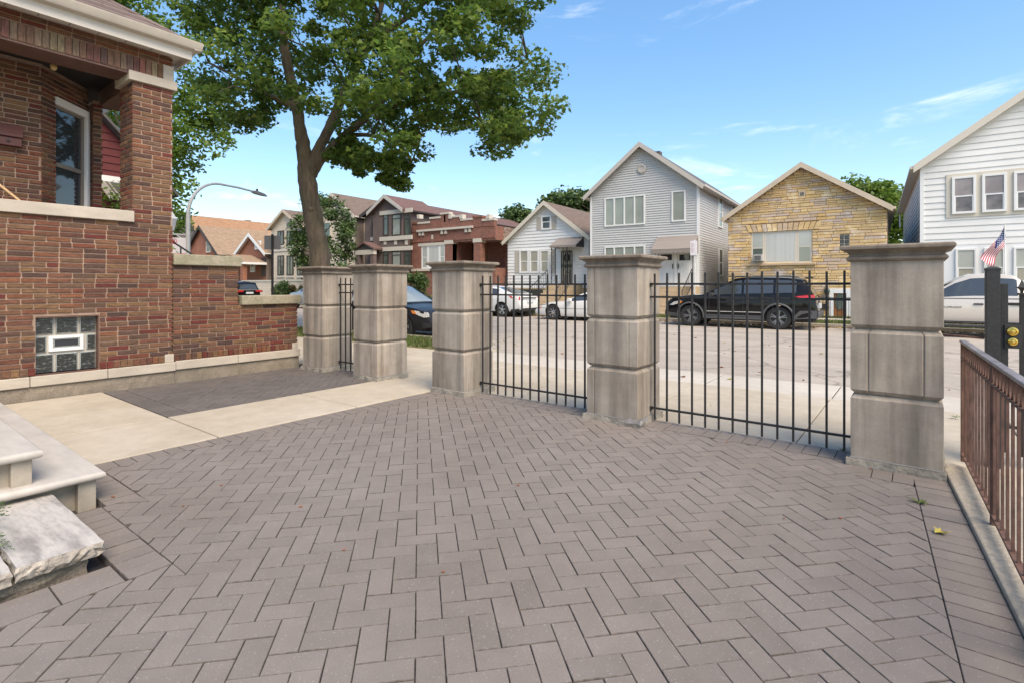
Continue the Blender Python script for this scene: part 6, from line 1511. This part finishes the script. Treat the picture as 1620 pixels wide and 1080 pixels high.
OUT = [(320,-230),(250,-110),(283,-10),(298,40),(318,80),(300,110),(318,140),(352,160),(362,192),(400,212),(430,212),(446,190),(480,188),(505,205),(540,205),(560,222),(530,246),(540,262),(580,272),(620,288),(636,276),(610,250),(640,240),(672,244),(668,215),(700,215),(735,240),(760,252),(800,248),(840,230),(862,215),(868,180),(880,160),(876,120),(850,95),(846,60),(855,20),(880,0),(885,-60),(800,-210)]
R = random.Random(17); cen = []; rd = []; tries = 0
while len(cen) < 570 and tries < 60000:
    tries += 1; x, y = R.uniform(240, 900), R.uniform(-230, 300)
    if not inpoly(x, y, OUT) or (x > 640 and R.random() < .10): continue
    if 425 < x < 520 and y > 165: continue
    e = max(0, 1-((x-590)/330)**2)*max(.15, 1-((y-20)/290)**2); df = R.uniform(-1, 1)*(.5+3.6*math.sqrt(max(0, e)))
    if 420 < x < 475 and 20 < y < 190 and df < 0 and R.random() < .5: continue
    cen.append(tuple(pt(x, y, df))); rd.append(R.uniform(.32, .62))
for k in range(34):
    q = R.random(); cen.append(tuple(pt(520+118*q+R.uniform(-14, 14), 226+54*q+R.uniform(-20, 22), -1.2*q+R.uniform(-.9, .9)))); rd.append(R.uniform(.18, .38))
crown = leaves('crown', cen, rd, 125, .142, m_leaf, mt_, seed=2)
tw_ = MB()
for c in R.sample(cen, 110):
    c = Vector(c); src = min((Vector(pt(x, y, 0)) for pth, _, _ in limbs for x, y in pth), key=lambda q: (q-c).length); m_ = (src+c)/2+Vector((R.uniform(-.2, .2), R.uniform(-.2, .2), R.uniform(0, .3)))
    tw_.tube([tuple(src), tuple(m_), tuple(c)], [.03, .02, .006], 5)
o = tw_.build('twigs', m_bark, mt_, smooth=True, recalc=False); o['kind'] = 'stuff'
def tree(name, label, X, Y_, crown_, mat, n, per, size, r0, depth, seed, trunk=.12, forks=6, shape=LEAF_S, flat=.8, group=None):
    """crown_: outline in photo pixels, given real depth around (X, Y_)"""
    t = thing(name, label, 'tree', (X, Y_, 0), 0, group); f = -X*ST+Y_*CT; o_ = Vector((X, Y_, 0)); R = random.Random(seed); cs = []; rs = []
    x0, x1 = min(p[0] for p in crown_), max(p[0] for p in crown_); y0, y1 = min(p[1] for p in crown_), max(p[1] for p in crown_); k = 0
    while len(cs) < n and k < 40000:
        k += 1; x, y = R.uniform(x0, x1), R.uniform(y0, y1)
        if inpoly(x, y, crown_):
            e = max(.05, 1-((2*(x-x0)/(x1-x0)-1)**2)); cs.append(tuple(at(x, y, f+R.uniform(-1, 1)*depth*math.sqrt(e))-o_)); rs.append(r0*R.uniform(.7, 1.3))
    zc = sum(c[2] for c in cs)/n; zm = min(c[2] for c in cs)
    b = MB(); b.tube([(0, 0, -.2), (.03, .0, zm*.6), (.0, .05, zc)], [trunk, trunk*.8, trunk*.45], 9)
    b.build('trunk', m_bark, t, smooth=True)
    b = MB()
    for i in range(forks):
        c = Vector(cs[R.randrange(n)]); s_ = Vector((0, 0, zm*.7+(zc-zm*.7)*R.random())); b.tube([tuple(s_), tuple((s_+c)/2+Vector((0, 0, .2))), tuple(c)], [trunk*.4, trunk*.28, trunk*.08], 6)
    b.build('limbs', m_bark, t, smooth=True)
    leaves('crown', cs, rs, per, size, mat, t, shape, flat, seed=seed); return t
tree('street_tree', 'bright green tree behind the bungalow, left of the curved street lamp', -31.5, 12.0, [(60,-120),(200,-140),(245,-60),(262,20),(300,55),(300,105),(335,160),(362,215),(366,245),(330,262),(300,275),(290,330),(285,372),(240,380),(150,340),(90,150)], m_leaf2, 270, 95, .22, .75, 2.4, 5, .18)
tree('young_tree', 'small leafy tree across the street behind the maple trunk', -32.3, 22.8, [(500,308),(522,306),(548,330),(560,365),(562,405),(550,424),(480,424),(462,405),(462,370),(474,335)], m_leaf3, 80, 80, .20, .55, 1.6, 6, .10)
bt = 'trees rising behind the far houses'
tree('back_tree', 'dark green tree behind the roof of the small white gabled house', -20.4, 45, [(862,325),(880,310),(905,304),(930,310),(940,330),(935,352),(905,345)], m_leaf3, 60, 80, .36, 1.0, 2.5, 7, .2, group=bt)
tree('back_tree', 'small rounded tree top between the red brick parapet and the white gable', -31.5, 47, [(800,338),(815,330),(836,334),(840,352),(824,362),(800,356)], m_leaf3, 40, 70, .34, .9, 2.0, 8, .2, group=bt)
tree('back_tree', 'broad green tree between the yellow stone house and the white house', 3.9, 50, [(1330,300),(1352,288),(1380,296),(1405,296),(1428,302),(1436,330),(1436,400),(1370,400),(1340,330)], m_leaf2, 110, 90, .30, .9, 3.0, 9, .2, group=bt)
def shrub(name, label, pix, Y_, n, per, size, r0, mat, seed, zmin=.15):
    R = random.Random(seed); cs = []; k = 0; x0, x1 = min(p[0] for p in pix), max(p[0] for p in pix); y0, y1 = min(p[1] for p in pix), max(p[1] for p in pix)
    P0 = WORLD.hit((x0+x1)/2, 452, 1, Y_); t = thing(name, label, 'shrub', (P0.x, Y_, 0))
    while len(cs) < n and k < 9000:
        k += 1; x, y = R.uniform(x0, x1), R.uniform(y0, y1)
        if inpoly(x, y, pix):
            q = WORLD.hit(x, y, 1, Y_+R.uniform(-.6, .6)); q.z = max(zmin, q.z); cs.append((q.x-P0.x, q.y-Y_, q.z))
    b = MB()
    for i in range(5): b.tube([(0, 0, -.1), tuple(Vector(cs[i])*.6), cs[i]], [.03, .02, .008], 5)
    b.build('stems', m_bark, t); leaves('leaves', cs, [r0*R.uniform(.7, 1.2) for _ in cs], per, size, mat, t, LEAF_S, .9, seed=seed); return t
shrub('hedge', 'tall green hedge between the brown brick house and the red brick house', [(628,440),(650,433),(668,436),(680,452),(684,490),(628,490)], 24.4, 60, 70, .16, .35, m_leaf3, 11)
shrub('bush', 'dark green bush beside the black sign post', [(434,454),(445,445),(458,452),(462,475),(432,475)], 23.6, 34, 70, .15, .35, m_leaf3, 12)
shrub('bush', 'yellow green and russet bush left of the leftmost pillar', [(454,458),(466,452),(480,452),(486,475),(454,475)], 23.6, 34, 70, .14, .32, m_leafr, 13)
sh = WORLD.hit(176, 322, 0, -14.5); t = thing('side_hedge', 'green hedge seen through the porch opening under the awning', 'shrub', (-14.6, sh.y, 0)); R = random.Random(3)
cs = [(R.uniform(-.5, .5), R.uniform(-1.2, 1.2), R.uniform(.3, sh.z+.25)) for _ in range(60)]
MB().tube([(0, 0, -.1), (0, 0, 2)], .04, 6).build('stems', m_bark, t); leaves('leaves', cs, [.35]*60, 60, .09, m_leaf2, t, LEAF_S, .9, seed=3)
# grass blades on the two parkways
def blades(name, pts, h, mat, seed):
    R = np.random.RandomState(seed); n = len(pts); p = np.array(pts); a = R.rand(n)*6.283; w = .008+.006*R.rand(n); hh = h*(.5+R.rand(n)); ln = R.normal(size=(n, 2))*.4*hh[:, None]
    v = np.zeros((n, 3, 3)); dx = np.stack([np.cos(a)*w, np.sin(a)*w, 0*a], 1); v[:, 0] = p-dx; v[:, 1] = p+dx; v[:, 2] = p; v[:, 2, 2] += hh; v[:, 2, :2] += ln
    me = bpy.data.meshes.new(name); me.from_pydata(v.reshape(-1, 3).tolist(), [], np.arange(n*3).reshape(-1, 3).tolist()); me.materials.append(mat); o = bpy.data.objects.new(name, me); COL.objects.link(o); o['kind'] = 'stuff'; return o
R = random.Random(6)
blades('parkway_grass', [(R.uniform(-22, -8.0), R.uniform(8.75, 10.2), 0) for _ in range(16000)], .09, m_grass, 1)
blades('far_grass', [(R.uniform(-16, 7), R.uniform(21.9, 23.5), .045) for _ in range(26000)]+[(R.uniform(-14, 7), R.uniform(25.3, 26.6), .04) for _ in range(8000)], .08, m_grass, 2)
def weed(px, py, label, n=26, h=.05):
    g = WORLD.hit(px, py, 2, 0); b = MB(); R = random.Random(int(px))
    for k in range(n):
        a = R.random()*6.28; l = h*R.uniform(.5, 1.3); c, s_ = math.cos(a), math.sin(a); wv = .0035
        b.add([(-s_*wv, c*wv, .002), (s_*wv, -c*wv, .002), (c*l*.7+s_*wv, s_*l*.7-c*wv, l*.35), (c*l*.7-s_*wv, s_*l*.7+c*wv, l*.35), (c*l*1.1, s_*l*1.1, l*.2)], [(0, 1, 2, 3), (3, 2, 4)])
    o = b.build('weed', m_grass, recalc=False); o.location = g; tag(o, label, 'weed')
weed(1455, 795, 'small green weed growing in the joint beside the right border of the paving'); weed(1333, 712, 'tuft of weeds at the foot of the nearest pillar by the iron fence', 18, .04); weed(1512, 660, 'green weeds sprouting beside the nearest pillar at the pavement edge', 20, .05)
# fallen leaves
def fallen(px, py, z, size, mat, label, group=None, seed=0):
    g = WORLD.hit(px, py, 2, z); R = random.Random(seed or int(px*7+py)); a = R.random()*6.28; b = MB(); c, s_ = math.cos(a), math.sin(a)
    vs = [(size*(c*x-s_*y), size*(s_*x+c*y), size*(.12+.28*abs(x)+R.uniform(-.03, .06))) for x, y in LEAF]; b.add(vs+[(0, 0, size*.03)], [(i, (i+1) % len(LEAF), len(LEAF)) for i in range(len(LEAF))]); b.tube([(0, 0, size*.05), (-s_*-.3*size, c*-.3*size, size*.05), (-s_*-.6*size, c*-.6*size, size*.12)], size*.02, 4)
    o = b.build('fallen_leaf', mat, recalc=False); o.location = (g.x, g.y, z+.002); tag(o, label, 'leaf', group)
fallen(1491, 844, 0, .085, m_leafy, 'yellow maple leaf lying on the border pavers near the brown railing')
GL = 'small rust coloured leaves scattered on the pavers'
for x, y in ((350, 768), (290, 800), (612, 684), (178, 786), (1378, 742), (820, 768), (476, 802), (700, 905), (1150, 700), (965, 745), (1040, 690), (1296, 742), (545, 870), (930, 640), (1240, 820), (420, 690), (1330, 820), (760, 660)):
    fallen(x, y, .0, R.uniform(.016, .03), m_leafo, 'tiny rust coloured leaf bit lying on the grey pavers', GL)
GR = 'dry leaves lying on the road and pavement'
for x, y in ((1143, 581), (1163, 556), (1115, 577), (1128, 645), (1080, 596), (838, 556), (1203, 590), (1100, 535), (960, 545), (815, 545), (890, 560), (1300, 560), (1250, 548), (1155, 600)):
    z = -.07 if y < 590 else -.04
    fallen(x, y, z, R.uniform(.06, .11), m_leafy if R.random() < .5 else m_leafo, 'dry leaf lying on the worn road or pavement beyond the iron fence', GR)
cs = []
for k in range(900):
    x = R.uniform(-30, 4); cs.append((x, 21.6-abs(R.gauss(0, .22)), -.062))
o = leaves('gutter_leaves', cs, [.05]*len(cs), 3, .085, m_litter, None, LEAF_S, .1, seed=9)
cs = [(R.uniform(-20, 3), R.uniform(9.2, 20), -.066) for k in range(160)]
leaves('road_leaves', cs, [.05]*len(cs), 1, .06, m_litter, None, LEAF_S, .05, seed=10)
